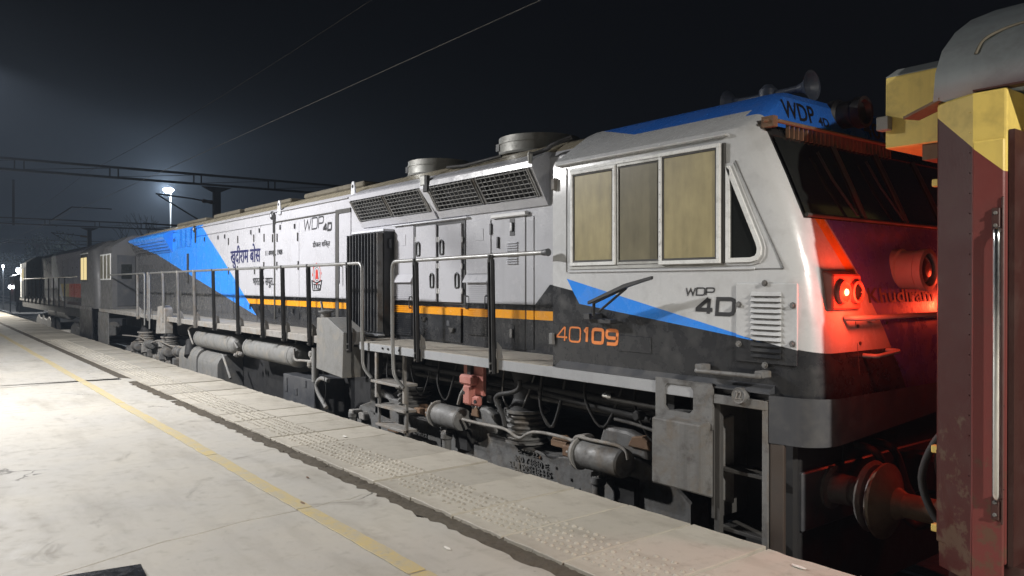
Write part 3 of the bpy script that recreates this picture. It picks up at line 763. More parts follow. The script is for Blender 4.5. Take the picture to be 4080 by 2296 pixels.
# vertical joint strips and roof-edge rail
for px, wd in ((682, .012), (786, .012), (1097, .030)):
    x = XP(px, YH); MB().box(x - wd, x + wd, YH - .016, YH - .0004, 1.0, 2.80).build('joint_strip', 'livery_hood' if wd < .02 else 'gasket', LOCO)
MB().box(XP(1097, YH), XP(1392, YH), YH - .022, YH - .0004, 2.66, 2.675).build('drip_rail', 'gasket', LOCO)
MB().box(XP(786, YH), XP(1092, YH), YH - .020, YH - .0004, 2.655, 2.665).build('drip_rail', 'livery_hood', LOCO)
MB().box(FARX, XP(1392, YH), YH - .03, YH + .02, 2.835, 2.85).build('roof_gutter', 'livery_hood', LOCO, .004)
for px, py in ((1117, 825), (1413, 755)):       # lifting lugs on the roof edge
    x, z = P(px, py, YH); MB().py([(x - .07, z - .13), (x + .07, z - .13), (x + .05, z + .06), (x + .025, z + .11), (x - .025, z + .11), (x - .05, z + .06)], YH - .03, YH - .005).build('lifting_lug', 'pale_paint', LOCO, .006)
    MB().lathe((x, YH - .031, z + .04), (0, -1, 0), [(-.002, .025), (.003, .025)], 12).build('lug_hole', 'void', LOCO)
for px, py in ((1090, 860), (779, 914)):
    x, z = P(px, py, YH); MB().lathe((x, YH, z), (0, -1, 0), [(0, .075), (.035, .075), (.045, .06)], 16).build('lifting_eye', 'black_paint', LOCO)
    MB().lathe((x, YH - .046, z), (0, -1, 0), [(0, .03), (.004, .03)], 12).build('eye_hole', 'pale_paint', LOCO)
    MB().box(x + .03, x + .09, YH - .03, YH, z - .30, z + .02).build('eye_strap', 'black_paint', LOCO, .005)
# roof hatch covers on the far roof
for k, (a, b_) in enumerate(((-20.6, -18.2), (-17.6, -15.9), (-15.6, -13.2), (-12.6, -10.4))):
    MB().box(a, b_, YT - .5, YT + .5, 3.05, 3.125 + .012 * (k % 2)).build('roof_hatch', 'roof_dark', LOCO, .02)
# radiator fan shrouds
for pxc, pyt, rad in ((1752, 640, .43), (2150, 537, .47)):
    X = XP(pxc, YT - .05); zt_ = 3.265
    o = MB().lathe((X, YT - .05, 3.06), (0, 0, 1), [(0, rad + .02), (.03, rad), (zt_ - 3.06, rad), (zt_ - 3.06, rad - .02), (zt_ - 3.14, rad - .022), (zt_ - 3.15, .02)], 40).build('fan_shroud', 'shroud_metal', LOCO)
    MB().lathe((X, YT - .05, 3.19), (0, 0, 1), [(0, rad), (0, rad + .008), (.02, rad + .008), (.02, rad)], 40).build('shroud_band', 'shroud_metal', o)
    MB().box(X - .03 - rad * .5, X + .03 - rad * .5, YT - .05 - rad * .92, YT - .05 - rad * .84, 3.12, 3.2).build('shroud_bracket', 'dark_paint', o)
    MB().lathe((X, YT - .05, 3.1), (0, 0, 1), [(0, .12), (.14, .12), (.15, .1)], 16).build('fan_hub', 'soot', o)
    for a in range(8):
        c_, s_ = math.cos(a * math.pi / 4), math.sin(a * math.pi / 4)
        MB().add([(X + c_ * .1 - s_ * .04, YT - .05 + s_ * .1 + c_ * .04, 3.20), (X + c_ * .1 + s_ * .04, YT - .05 + s_ * .1 - c_ * .04, 3.15), (X + c_ * rad * .94 + s_ * .07, YT - .05 + s_ * rad * .94 - c_ * .07, 3.14), (X + c_ * rad * .94 - s_ * .07, YT - .05 + s_ * rad * .94 + c_ * .07, 3.21)], [(0, 1, 2, 3)]).build('fan_blade', 'soot', o)
# ---- inclined air-intake boxes with wire mesh
YB, YD = 4.73, 4.93
ZB, ZC_, ZD0, ZD = 2.81, 2.735, 2.455, 2.378
def intake(xa, xb, mirror=False, m='livery_hood'):
    prof = [(YH + .26, 3.03), (YB + .03, ZB + .01), (YB, ZB - .015), (YB - .008, ZC_), (YB + .12, ZC_), (YD + .06, ZD0 + .01), (YD - .045, ZD0), (YD, ZD), (YH + .1, ZD)]
    o = MB().pxx(prof, xa, xb).build('intake_box', m, LOCO)
    # side cheeks close the mesh opening
    ch = [(YB - .008, ZC_), (YB + .12, ZC_), (YD + .06, ZD0), (YD - .045, ZD0)]
    for x0_, x1_ in ((xa, xa + .035), (xb - .035, xb)):
        MB().pxx(ch, x0_, x1_).build('cheek', m, o)
    MB().add([(xa + .02, YB + .085, ZC_ - .01), (xb - .02, YB + .085, ZC_ - .01), (xb - .02, YD + .015, ZD0 + .02), (xa + .02, YD + .015, ZD0 + .02)], [(0, 1, 2, 3)]).build('filter', 'void', o)
    # wire mesh, two panels per box with a solid bar between them
    p0, p1 = Vector((0, YB - .004, ZC_ - .012)), Vector((0, YD - .05, ZD0 + .012))
    xm = (xa + xb) / 2
    for s0, s1 in ((xa + .045, xm - .05), (xm + .05, xb - .045)):
        mb = MB(); nx = max(4, int((s1 - s0) / .075)); nz = 6
        for i in range(nx + 1):
            x = s0 + (s1 - s0) * i / nx
            top = Vector((x, p0.y + .03, p0.z + .012)); mb.tube([top, Vector((x, p0.y - .004, p0.z)), Vector((x, p0.y, p0.z - .02)), Vector((x, p1.y, p1.z))], .0065, 5)
        for j in range(nz + 1):
            q = p0.lerp(p1, (j + .3) / (nz + .4)); mb.tube([(s0 - .01, q.y - .006, q.z), (s1 + .01, q.y - .006, q.z)], .0055, 5)
        mb.build('wire_mesh', 'mesh_wire', o)
    for x in (xm - .045, xm + .012): MB().add([(x, p0.y, p0.z), (x + .032, p0.y, p0.z), (x + .032, p1.y, p1.z), (x, p1.y, p1.z), (x, p0.y + .03, p0.z), (x + .032, p0.y + .03, p0.z), (x + .032, p1.y + .03, p1.z), (x, p1.y + .03, p1.z)], [(0, 1, 2, 3), (4, 5, 6, 7), (0, 1, 5, 4), (1, 2, 6, 5), (2, 3, 7, 6), (3, 0, 4, 7)]).build('mesh_bar', 'under_grey', o)
    for x in (xa + .05, xb - .08):
        mb = MB()
        for dx in (0, .03): mb.tube([(x + dx, p0.y - .012, p0.z), (x + dx, p1.y - .012, p1.z)], .008, 5)
        mb.build('mesh_clip', 'steel', o)
    return o
ib0, ib1, ib2, ib3 = XP(1391, YB), XP(1686, YB), XP(1692, YB), XP(2121, YB)
intake(ib0, ib1 - .01); intake(ib2 + .01, ib3)
MB().pxx([(YB - .02, ZB), (YB - .02, ZC_ - .02), (YD - .03, ZD0), (YD - .03, ZD0 + .08), (YB + .02, ZB)], ib1 - .05, ib2 + .05).build('intake_post', 'pale_paint', LOCO, .006)
lc = MB().box(ib1 - .03, ib2 + .05, YB - .03, YB + .05, ZB - .06, ZB + .06).build('intake_clamp', 'shroud_metal', LOCO, .01)
MB().box(ib1 + .035, ib2 + .10, YB - .028, YB + .0, ZB - .14, ZB + .05).build('rubber_strap', 'rubber', LOCO, .008)
# awning strip below the boxes and the black flexible seal at the far one
MB().box(XP(1573, YH), XP(1872, YH), YH - .045, YH, 2.345, 2.36).build('drip_strip', 'pale_paint', LOCO, .004)
MB().box(XP(1968, YH), XP(2109, YH), YH - .05, YH - .001, 2.30, 2.345).build('light_strip', 'letter_white', LOCO, .01)
MB().tube([(ib1 + .9 * 0, YH + .12, 3.0), (ib1 + .5, YH + .02, 2.95), (ib1 + 1.1, YH + .1, 2.99)], .018, 6).build('roof_cable', 'rubber', LOCO)
arc_tube(LOCO, 'roof_cable', [(ib3 - .12, YB + .05, ZB + .05), (ib3 + .05, YB + .14, ZB + .1), (ib3 + .18, YB + .10, ZB + .12), (ib3 + .35, YB + .2, ZB + .18)], .022, 'rubber')
MB().lathe((ib3 - .03, YB - .005, ZB + .02), (0, 0, 1), [(-.06, .02), (.03, .028), (.05, .02)], 10).build('drain_cap', 'shroud_metal', LOCO)
# ---- finned cooler
fx0, fx1 = XP(1402, 4.80), XP(1530, 4.80); fz0, fz1 = 0.955, 2.285
cool = MB().box(fx0, fx1, 4.80, YH - .001, fz0, fz1).build('finned_cooler', 'black_paint', LOCO, .005)
nf = 11
for k in range(nf):
    x = fx0 + .02 + (fx1 - fx0 - .05) * k / (nf - 1)
    MB().box(x - .009, x + .009, 4.715, 4.7995, fz0 + .03, fz1 - .02).build('fin', 'under_grey' if k == nf - 1 else 'dark_paint', cool, .003)
MB().box(fx0 + .12, fx1 + .02, 4.70, 4.80, fz0 - .02, fz0).build('cooler_lip', 'grey_paint', cool)
MB().box(fx0, fx1, 4.79, YH, fz1, fz1 + .03).build('cooler_cap', 'pale_paint', cool, .005)
MB().box(fx1 + .001, fx1 + .03, 4.86, 4.90, fz1 - .22, fz1 - .1).build('cooler_hinge', 'dark_paint', cool, .005)
# ---- cabinet doors near the cab
def yface(name, m, px0, px1, pyt, pyb, pxr, proud, parent=LOCO, base=0.0005, bevel=.004):
    """box on the hood side whose top and bottom are read at photo column pxr"""
    return MB().box(XP(px0, YH), XP(px1, YH), YH - proud, YH - base, ZP(pxr, pyb, YH), ZP(pxr, pyt, YH)).build(name, m, parent, bevel)
yface('hood_door', 'livery_hood', 1576, 1650, 905, 1340, 1610, .010)
yface('door_surround', 'black_paint', 1653, 1857, 888, 1213, 1755, .008)
cabd = [yface('cabinet_door', 'livery_hood', 1665, 1745, 900, 1203, 1705, .030, base=.0085), yface('cabinet_door', 'livery_hood', 1756, 1846, 895, 1205, 1800, .030, base=.0085)]
for i, px, py in ((0, 1676, 992), (1, 1770, 985), (0, 1731, 1117), (1, 1831, 1117)):
    x, z = P(px, py, YH)
    MB().tube(bend([(x - .035, YH - .034, z - .085), (x - .035, YH - .04, z + .05), (x - .01, YH - .04, z + .085), (x + .035, YH - .04, z + .06), (x + .035, YH - .034, z - .085), (x - .035, YH - .034, z - .085)], .02), .011, 8).build('pull_handle', 'black_paint', cabd[i])
    MB().box(x - .035, x + .035, YH - .034, YH - .0305, z - .085, z + .06).build('handle_plate', 'grey_paint', cabd[i])
for i, px in ((0, 1664), (0, 1750), (1, 1757), (1, 1848)):
    for py in (955, 1060, 1160):
        x, z = P(px, py, YH); MB().lathe((x, YH - .025, z - .03), (0, 0, 1), [(0, .012), (.06, .012)], 8).build('hinge', 'letter_white', cabd[i])
low = yface('lower_door', 'livery_hood', 1676, 1842, 1226, 1358, 1760, .022)
for px, py in ((1697, 1270), (1808, 1313)):
    x, z = P(px, py, YH); MB().py([(x - .05, z + .02), (x + .06, z + .02), (x + .04, z - .03), (x, z - .045)], YH - .05, YH - .0225).build('latch', 'gasket', low, .006)
for px, py in ((1703, 1285), (1793, 1288)):
    x, z = P(px, py, YH); MB().box(x - .03, x + .03, YH - .028, YH - .0225, z - .03, z + .03).build('plate', 'dark_paint', low)
for px0, px1, pxr in ((1580, 1648, 1614), (1867, 1951, 1909)):
    pn = yface('roller_shutter', 'livery_hood', px0, px1, 1122, 1338, pxr, .016)
    za, zb = ZP(pxr, 1336, YH), ZP(pxr, 1124, YH); n_ = 26
    mb_x0, mb_x1 = XP(px0, YH) + .02, XP(px1, YH) - .02; sl = None
    for k in range(n_):
        z = za + (zb - za) * (k + .5) / n_
        if sl is None: sl = MB().box(mb_x0, mb_x1, YH - .027, YH - .0165, za + (zb - za) * .5 / n_ - .009, za + (zb - za) * .5 / n_ + .007).build('slat', 'shutter_pale' if False else 'livery_hood', pn, .003)
        else:
            MB().box(mb_x0, mb_x1, YH - .027, YH - .0165, z - .009, z + .007).build('slat', 'livery_hood', pn)
    MB().pxx([(YH, ZP(pxr, 1095, YH)), (YH, ZP(pxr, 1124, YH)), (YH - .07, ZP(pxr, 1124, YH) - .005), (YH - .02, ZP(pxr, 1095, YH))], XP(px0, YH) - .03, XP(px1, YH) + .03).build('awning', 'livery_hood', pn)
    for px in (px0 + 3, px1 - 4):
        x, z = P(px, 1205, YH); MB().tube(bend([(x, YH - .016, z + .07), (x, YH - .05, z + .07), (x, YH - .05, z - .07), (x, YH - .016, z - .07)], .02), .008, 6).build('shutter_handle', 'dark_paint', pn)
pB = yface('hood_door', 'livery_hood', 1862, 1958, 880, 1092, 1910, .010)
pC = yface('hood_door', 'livery_hood', 1964, 2096, 868, 1390, 2030, .012)
pD = yface('hood_door', 'livery_hood', 2099, 2129, 862, 1392, 2110, .008)
for px, py, w_, h_ in ((1610, 958, .06, .07), (1914, 936, .075, .065)):
    x, z = P(px, py, YH); MB().box(x - w_, x + w_, YH - .014, YH - .0105, z - h_, z + h_).build('label_plate', 'livery_hood', LOCO, .002)
for px, py in ((1962, 914), (1990, 967)):
    x, z = P(px, py, YH); MB().box(x - .017, x + .017, YH - .03, YH - .0125, z - .06, z + .06).build('latch', 'black_paint', pC, .004)
x, z = P(2045, 906, YH); MB().box(x - .04, x + .04, YH - .016, YH - .0125, z - .09, z + .09).build('handle_recess', 'black_paint', pC); MB().box(x - .02, x + .02, YH - .035, YH - .0165, z - .04, z + .05).build('latch', 'steel', pC, .004)
x, z = P(2045, 1330, YH); MB().box(x - .04, x + .04, YH - .016, YH - .0125, z - .09, z + .09).build('handle_recess', 'black_paint', pC); MB().box(x - .02, x + .02, YH - .035, YH - .0165, z - .04, z + .05).build('latch', 'steel', pC, .004)
for py0, n_ in ((969, 5), (1021, 4)):
    for k in range(n_):
        x0_, z = P(2024, py0 + k * 9.6, YH); x1_ = XP(2067, YH)
        MB().pxx([(YH - .012, z + .010), (YH - .012, z - .008), (YH - .03, z - .008)], x0_, x1_).build('louvre', 'livery_hood', pC)
x = XP(2097, YH); MB().box(x - .006, x + .006, YH - .006, YH - .0003, 0.93, 2.35).build('joint_strip', 'gasket', LOCO)
# ---- handrails with their posts
RZ = 1.83; RY = YF - .037
ZF = 1.80
pl = [653, 712, 777, 853, 948, 1046, 1130, 1233, 1392]
for i, px in enumerate(pl):
    post(LOCO, XP(px, RY), RZ, 0.02, 'black_paint' if i > 2 else 'dusty_grey')
for px in (1661, 1962): post(LOCO, XP(px, RY), RZ, 0.02)
xe = XP(1449, RY); xs = XP(1570, RY)
MB().tube(bend([(XP(600, RY), RY - .02, 0.60), (XP(600, RY), RY - .02, RZ + .02), (xe, RY - .02, RZ + .02), (xe, RY - .02, 1.05), (xe + .02, RY - .02, .62), (xe + .14, RY + .03, .50)], .09), .021, 10).build('handrail', 'rail_steel', LOCO)
MB().tube(bend([(xs + .16, RY + .03, .46), (xs + .03, RY - .02, .58), (xs, RY - .02, 1.0), (xs, RY - .02, RZ + .02), (-4.99, RY + .02, RZ + .04)], .09), .021, 10).build('handrail', 'rail_steel', LOCO)
MB().tube(bend([(XP(580, RY), RY - .02, 0.66), (XP(580, RY), RY - .02, RZ + .02), (FARX, RY - .02, RZ + .02)], .07), .02, 8).build('handrail', 'rail_steel', LOCO)
MB().lathe((-4.99, RY + .02, RZ + .04), (1, 0, 0), [(-.05, .026), (.0, .03), (.02, .034)], 10).build('rail_socket', 'dark_paint', LOCO)
for px in (548, 590): post(LOCO, XP(px, RY), RZ, 0.0, 'dusty_grey')
# ---- step ladder below the break in the walkway
sx0, sx1 = XP(1490, YF), XP(1600, YF)
for a in (sx0, sx1): MB().box(a - .02, a + .02, YF + .02, YF + .05, 0.28, 0.815).build('ladder_stile', 'dusty_grey', LOCO)
for a in (sx0 + .005, sx1 - .005): MB().box(a - .015, a + .015, YF + .052, YF + .08, -.3, .47).build('ladder_stile', 'under_grey', LOCO)
for z in (0.49, 0.20, -0.02): MB().box(sx0 - .01, sx1 + .01, YF - .04 if z > .3 else YF + .02, YF + .2, z - .03, z).build('step_tread', 'dusty_grey', LOCO, .004)

for k in range(4):
    x = XP(1525 + k * 22, YF); MB().lathe((x, YF, .865), (0, -1, 0), [(0, .013), (.012, .013)], 6).build('bolt', 'black_paint', LOCO)
# ---- grey filler box with cap
YB0 = 4.16
front = [P(1262, 1266, YB0), P(1303, 1267, YB0), P(1369, 1327, YB0), P(1364, 1508, YB0), P(1260, 1468, YB0)]
fb = MB().py(front, YB0, YB0 + .30).build('filler_box', 'tank_grey', LOCO, .006)
cx_, cz_ = P(1302, 1262, YB0 + .15)
MB().lathe((cx_ - .02, YB0 + .15, cz_ - .01), (0, 0, 1), [(0, .07), (.06, .065), (.07, .10), (.085, .10), (.1, .05)], 16).build('filler_cap', 'under_grey', fb)
MB().add([(cx_ - .05, YB0 + .10, cz_ + .08), (cx_ - .02, YB0 + .10, cz_ + .08), (cx_ - .07, YB0 + .10, cz_ + .2), (cx_ - .10, YB0 + .10, cz_ + .2)] + [(cx_ - .05, YB0 + .12, cz_ + .08), (cx_ - .02, YB0 + .12, cz_ + .08), (cx_ - .07, YB0 + .12, cz_ + .2), (cx_ - .10, YB0 + .12, cz_ + .2)], [(0, 1, 2, 3), (4, 5, 6, 7), (0, 1, 5, 4), (1, 2, 6, 5), (2, 3, 7, 6), (3, 0, 4, 7)]).build('cap_lever', 'under_grey', fb)
# ---- lettering on hood
def st_px(name, m, parent, text, pxl, pxr, pyt, pyb, Y, th, gap=.18, shear=0.0, widths=None):
    """stroke lettering between photo columns pxl/pxr; top and bottom read at the left end"""
    x0_, x1_ = XP(pxl, Y), XP(pxr, Y); h_ = ZP(pxl, pyt, Y) - ZP(pxl, pyb, Y); z0_ = ZP(pxl, pyb, Y)
    tot = sum((widths or {}).get(c, 1.0) for c in text) + gap * (len(text) - 1)
    w_ = (x1_ - x0_ - shear * h_ - th) / tot
    return stroke_text(name, m, parent, text, (x0_ + th / 2, z0_ + th / 2), (1, 0), (0, 1), w_, h_ - th, gap * w_, th, Y, shear, widths)
YL = YH - .0125
st_px('lettering', 'letter_black', LOCO, 'WDP', 1209, 1291, 873, 921, YL, .022, .22, .12, {'W': 1.25, 'D': .9, 'P': .8})
st_px('lettering', 'letter_black', LOCO, '4D', 1286, 1324, 889, 925, YL, .036, .3, .12)
font_text('lettering', 'letter_black', LOCO, '\u0921\u0940\u091c\u0932 \u0936\u093f\u0915\u094d\u0924', (1246, 1315, 962, 993), YL, .02)
font_text('lettering', 'letter_navy', LOCO, '\u0916\u0941\u0926\u0940\u0930\u093e\u092e \u092c\u094b\u0938', (919, 1037, 983, 1070), YL, .03)
font_text('lettering', 'letter_black', LOCO, '11 \u0905\u0917\u0938\u094d\u0924, 1908', (1058, 1125, 1000, 1027), YL, .03)
font_text('lettering', 'letter_black', LOCO, '\u092d\u093e\u0930\u0924 \u0915\u0947 \u0938\u092a\u0942\u0924...', (1008, 1096, 1098, 1147), YL, .03)
# depot emblem: a cog above a shield with three letters
ex, ez = P(1262, 1092, YL)
def ring_px(name, m, rin, rout, cx__, cz__, n=40, cog=0.0, sz=1.0):
    vs, fs = [], []
    for k in range(n):
        a = 2 * math.pi * k / n; ro = rout + (cog if (k // 2) % (n // 16) == 0 else 0)
        vs += [(cx__ + math.cos(a) * ro, YL, cz__ + math.sin(a) * ro * sz), (cx__ + math.cos(a) * rin, YL, cz__ + math.sin(a) * rin * sz)]
    for k in range(n):
        j = (k + 1) % n; fs.append((2 * k, 2 * j, 2 * j + 1, 2 * k + 1))
    return MB().add(vs, fs).build(name, m, LOCO)
rr = (XP(1281, YL) - XP(1244, YL)) / 2
ring_px('emblem_cog', 'letter_red', rr * .80, rr * .86, ex, ez, 48, rr * .14, 1.0); ring_px('emblem_ring', 'letter_black', rr * .54, rr * .58, ex, ez, 32, 0, 1.05)
MB().py([(ex - rr * .3, ez - rr * .45), (ex + rr * .3, ez - rr * .45), (ex + rr * .22, ez + rr * .3), (ex, ez + rr * .45), (ex - rr * .25, ez + rr * .3)], YL, YL + .001).build('emblem_figure', 'letter_red', LOCO)
sh0 = [P(1243, 1118, YL), P(1253, 1124, YL), P(1262, 1127, YL), P(1271, 1123, YL), P(1283, 1117, YL), P(1276, 1157, YL), P(1248, 1158, YL)]
MB().tube([(x, YL, z) for x, z in sh0 + sh0[:1]], .011, 4).build('emblem_shield', 'letter_black', LOCO)
font_text('lettering', 'letter_black', LOCO, 'TKD', (1249, 1277, 1132, 1153), YL, .03)

# ------------------------------------------------------------------ near cab
cab = cab_shell('cab', 'livery_cab', LOCO)
Yc = YC
def cbox(name, m, px0, px1, py0, py1, pxr, y0, y1, parent=LOCO, bevel=.004):
    return MB().box(XP(px0, Yc), XP(px1, Yc), y0, y1, ZP(pxr, py1, Yc), ZP(pxr, py0, Yc)).build(name, m, parent, bevel)
WZ0, WZ1 = ZP(2450, 1056, Yc), ZP(2450, 657, Yc)       # window row, bottom and top
xw = [XP(p, Yc) for p in (2278, 2452, 2634, 2878)]
# slightly raised field round the windows, gutter above
MB().box(xw[0] - .04, XP(3010, Yc), Yc - .012, Yc + .01, WZ0 - .055, WZ0 - .043).build('window_ledge', 'livery_cab', LOCO, .003)
MB().box(XP(2222, Yc), XP(2903, Yc), Yc - .03, Yc + .02, 2.592, 2.612).build('rain_gutter', 'livery_cab', LOCO, .006)
for k, (a, b_, pane, proud, extra) in enumerate(((xw[0], xw[1] + .012, 'frosted_pane', .022, 0), (xw[1] + .014, xw[2], 'frosted_pane_grey', .010, 0), (xw[2] + .002, xw[3], 'frosted_pane', .036, .022))):
    z0_, z1_ = WZ0 - extra * .4, WZ1 + extra; fw = .028 if k != 1 else .022
    m_ = 'frame_white' if k != 1 else 'shroud_metal'
    mb = MB(); y0_, y1_ = Yc - proud, Yc + .004
    mb.box(a, b_, y0_, y1_, z0_, z0_ + fw).box(a, b_, y0_, y1_, z1_ - fw, z1_).box(a, a + fw, y0_ + .0008, y1_, z0_ + fw, z1_ - fw).box(b_ - fw, b_, y0_ + .0008, y1_, z0_ + fw, z1_ - fw)
    wf = mb.build('side_window', m_, LOCO, .003)
    mb = MB(); g = .016; fa, fb_, fz0_, fz1_ = a + fw, b_ - fw, z0_ + fw, z1_ - fw
    mb.box(fa, fb_, y0_ + .008, y1_, fz0_, fz0_ + g).box(fa, fb_, y0_ + .008, y1_, fz1_ - g, fz1_).box(fa, fa + g, y0_ + .0085, y1_, fz0_ + g, fz1_ - g).box(fb_ - g, fb_, y0_ + .0085, y1_, fz0_ + g, fz1_ - g)
    mb.build('gasket', 'gasket', wf, .003)
    MB().box(fa + .003, fb_ - .003, y0_ + (.0135 if k != 1 else .0085), y1_ - .001, fz0_ + .003, fz1_ - .003).build('pane', pane, wf)
MB().box(xw[0] - .02, xw[3] + .06, Yc - .008, Yc + .002, WZ0 - .03, WZ0 - .002).build('window_track', 'shroud_metal', LOCO, .002)
MB().box(xw[0] - .02, xw[2], Yc - .007, Yc + .002, WZ1 + .002, WZ1 + .024).build('window_track', 'frame_white', LOCO, .002)
MB().box(xw[3] + .006, xw[3] + .030, Yc - .018, Yc + .002, WZ0 - .01, WZ1 + .02).build('window_seal', 'gasket', LOCO, .003)
for z_ in [WZ0 + .05 + k * .09 for k in range(10)]:
    MB().lathe((xw[2] + .016, Yc - .036, z_), (0, -1, 0), [(0, .005), (.003, .004)], 6).build('rivet', 'steel', LOCO)
# triangular quarter light
def tri_frame(grow, y0, y1, name, m, parent):
    A, B = P(2899, 664, Yc), P(2899, 1047, Yc); C_ = P(3040, 1047, Yc); D_ = P(3043, 985, Yc)
    z0_, z1_ = B[1], A[1]; xa, xb = A[0], C_[0]
    pts = [(xa, z0_), (xb - .08, z0_), (xb - .03, z0_ + .012), (xb - .004, z0_ + .045), (xb, z0_ + .09), (xb - .012, z0_ + .13), (xa + .028, z1_), (xa, z1_)]
    c = (sum(p[0] for p in pts) / 8 - .02, sum(p[1] for p in pts) / 8)
    out = []
    for i, p in enumerate(pts):                       # inset by moving each edge inwards
        a, b_ = Vector(pts[i - 1]), Vector(pts[(i + 1) % 8]); pv = Vector(p)
        d1, d2 = (pv - a).normalized(), (b_ - pv).normalized()
        nn = Vector((-d1.y - d2.y, d1.x + d2.x)).normalized(); k = 1 / max(nn.dot(Vector((-d1.y, d1.x))), .5)
        q = pv + nn * grow * min(k, 1.6); out.append((q.x, q.y))
    return out
po, pi_ = tri_frame(0, 0, 0, '', '', None), tri_frame(.030, 0, 0, '', '', None)
mb = MB(); n = 8
vs = [(x, Yc - .024, z) for x, z in po] + [(x, Yc - .024, z) for x, z in pi_] + [(x, Yc + .004, z) for x, z in po] + [(x, Yc - .004, z) for x, z in pi_]
fs = [(i, (i + 1) % n, n + (i + 1) % n, n + i) for i in range(n)] + [(i, (i + 1) % n, 2 * n + (i + 1) % n, 2 * n + i) for i in range(n)] + [(n + i, n + (i + 1) % n, 3 * n + (i + 1) % n, 3 * n + i) for i in range(n)]
mb.add(vs, fs); qf = mb.build('quarter_window', 'frame_white', LOCO)
MB().py(tri_frame(.028, 0, 0, '', '', None), Yc - .010, Yc - .002).build('pane', 'dark_glass', qf)
MB().py(tri_frame(-.022, 0, 0, '', '', None), Yc - .009, Yc + .002).build('gasket', 'livery_cab', qf, .004)
# panel seam round the windows
for (pa, pb) in (((2258, 670), (2258, 1083)), ((2258, 1083), (3124, 1070)), ((3124, 1070), (2930, 640))):
    a, b_ = P(*pa, Yc), P(*pb, Yc); MB().tube([(a[0], Yc - .001, a[1]), (b_[0], Yc - .001, b_[1])], .004, 4).build('panel_seam', 'under_grey', LOCO)
# louvred panel with bolts
lp = cbox('louvre_panel', 'livery_cab', 2938, 3181, 1130, 1450, 3060, Yc - .016, Yc + .001)
for k in range(12):
    x0_, z = P(3000, 1166 + k * 22.6, Yc); x1_ = XP(3119, Yc); z = ZP(3060, 1172 + k * 22.3, Yc)
    MB().pxx([(Yc - .016, z + .014), (Yc - .016, z - .012), (Yc - .034, z - .012)], x0_, x1_).build('louvre', 'livery_cab', lp)
    MB().box(x0_ + .004, x1_ - .004, Yc - .030, Yc - .0165, z - .0165, z - .0125).build('louvre_gap', 'void', lp)
for px, py in ((3054, 1129), (2950, 1214), (3166, 1218), (3164, 1371), (3054, 1455), (2950, 1370)):
    x, z = P(px, py, Yc); MB().lathe((x, Yc - .016, z), (0, -1, 0), [(0, .022), (.006, .022), (.006, .013), (.02, .013)], 8).build('bolt', 'under_grey', lp)
hatch = cbox('hatch', 'livery_cab', 2466, 2597, 1340, 1405, 2530, Yc - .006, Yc + .001)
for px, py in ((2214, 735), (2205, 1350)):
    x, z = P(px, py, Yc); MB().box(x - .03, x + .02, Yc - .03, Yc + .02, z - .05, z + .05).build('cab_hinge', 'under_grey', LOCO, .006)
# wedge of the sill below the cab side
MB().pxx([(YF - .001, ZW - .004), (YF - .001, ZW + .008), (YC - .004, ZW + .05), (YC + .02, ZW + .05), (YC + .02, ZW - .004)], -4.9, -2.85).build('sill_ledge', 'dark_paint', LOCO)
# lettering
YCL = Yc - .003
st_px('lettering', 'letter_black', LOCO, 'WDP', 2730, 2849, 1145, 1178, YCL, .009, .20, .12, {'W': 1.15, 'D': 1.0, 'P': .95})
st_px('lettering', 'letter_black', LOCO, '4D', 2768, 2934, 1182, 1256, YCL, .027, .30, .10)
st_px('lettering', 'letter_orange', LOCO, '40', 2216, 2316, 1297, 1359, YCL, .015, .22, .06)
st_px('lettering', 'letter_orange', LOCO, '109', 2322, 2466, 1303, 1368, YCL, .027, .36, .06, {'1': .5})
# folded mirror arm
bx, bz = P(2345, 1262, Yc - .12)
ma = MB().box(bx - .04, bx + .03, Yc - .14, Yc, bz - .025, bz + .025).build('mirror_bracket', 'black_paint', LOCO, .004)
a0, a1, a2, a3 = P(2366, 1258, Yc - .14), P(2366, 1207, Yc - .16), P(2498, 1143, Yc - .19), P(2602, 1106, Yc - .21)
MB().tube([(a0[0], Yc - .14, a0[1]), (a1[0], Yc - .16, a1[1]), (a2[0], Yc - .19, a2[1])], .013, 8).build('mirror_arm', 'black_paint', ma)
MB().py([(a1[0], a1[1] - .012), (a2[0], a2[1] - .012), (a3[0], a3[1] - .012), (a3[0], a3[1] + .01), (a2[0], a2[1] + .02), (a1[0], a1[1] + .012)], Yc - .23, Yc - .205).build('mirror', 'black_paint', ma, .003)
s0, s1 = P(2388, 1240, Yc - .13), P(2494, 1150, Yc - .19)
MB().tube([(s0[0], Yc - .13, s0[1]), (s1[0], Yc - .19, s1[1])], .010, 8).build('mirror_strut', 'black_paint', ma)
MB().box(bx - .02, bx + .22, Yc - .10, Yc - .02, bz - .05, bz - .015).build('mirror_foot', 'black_paint', ma, .004)
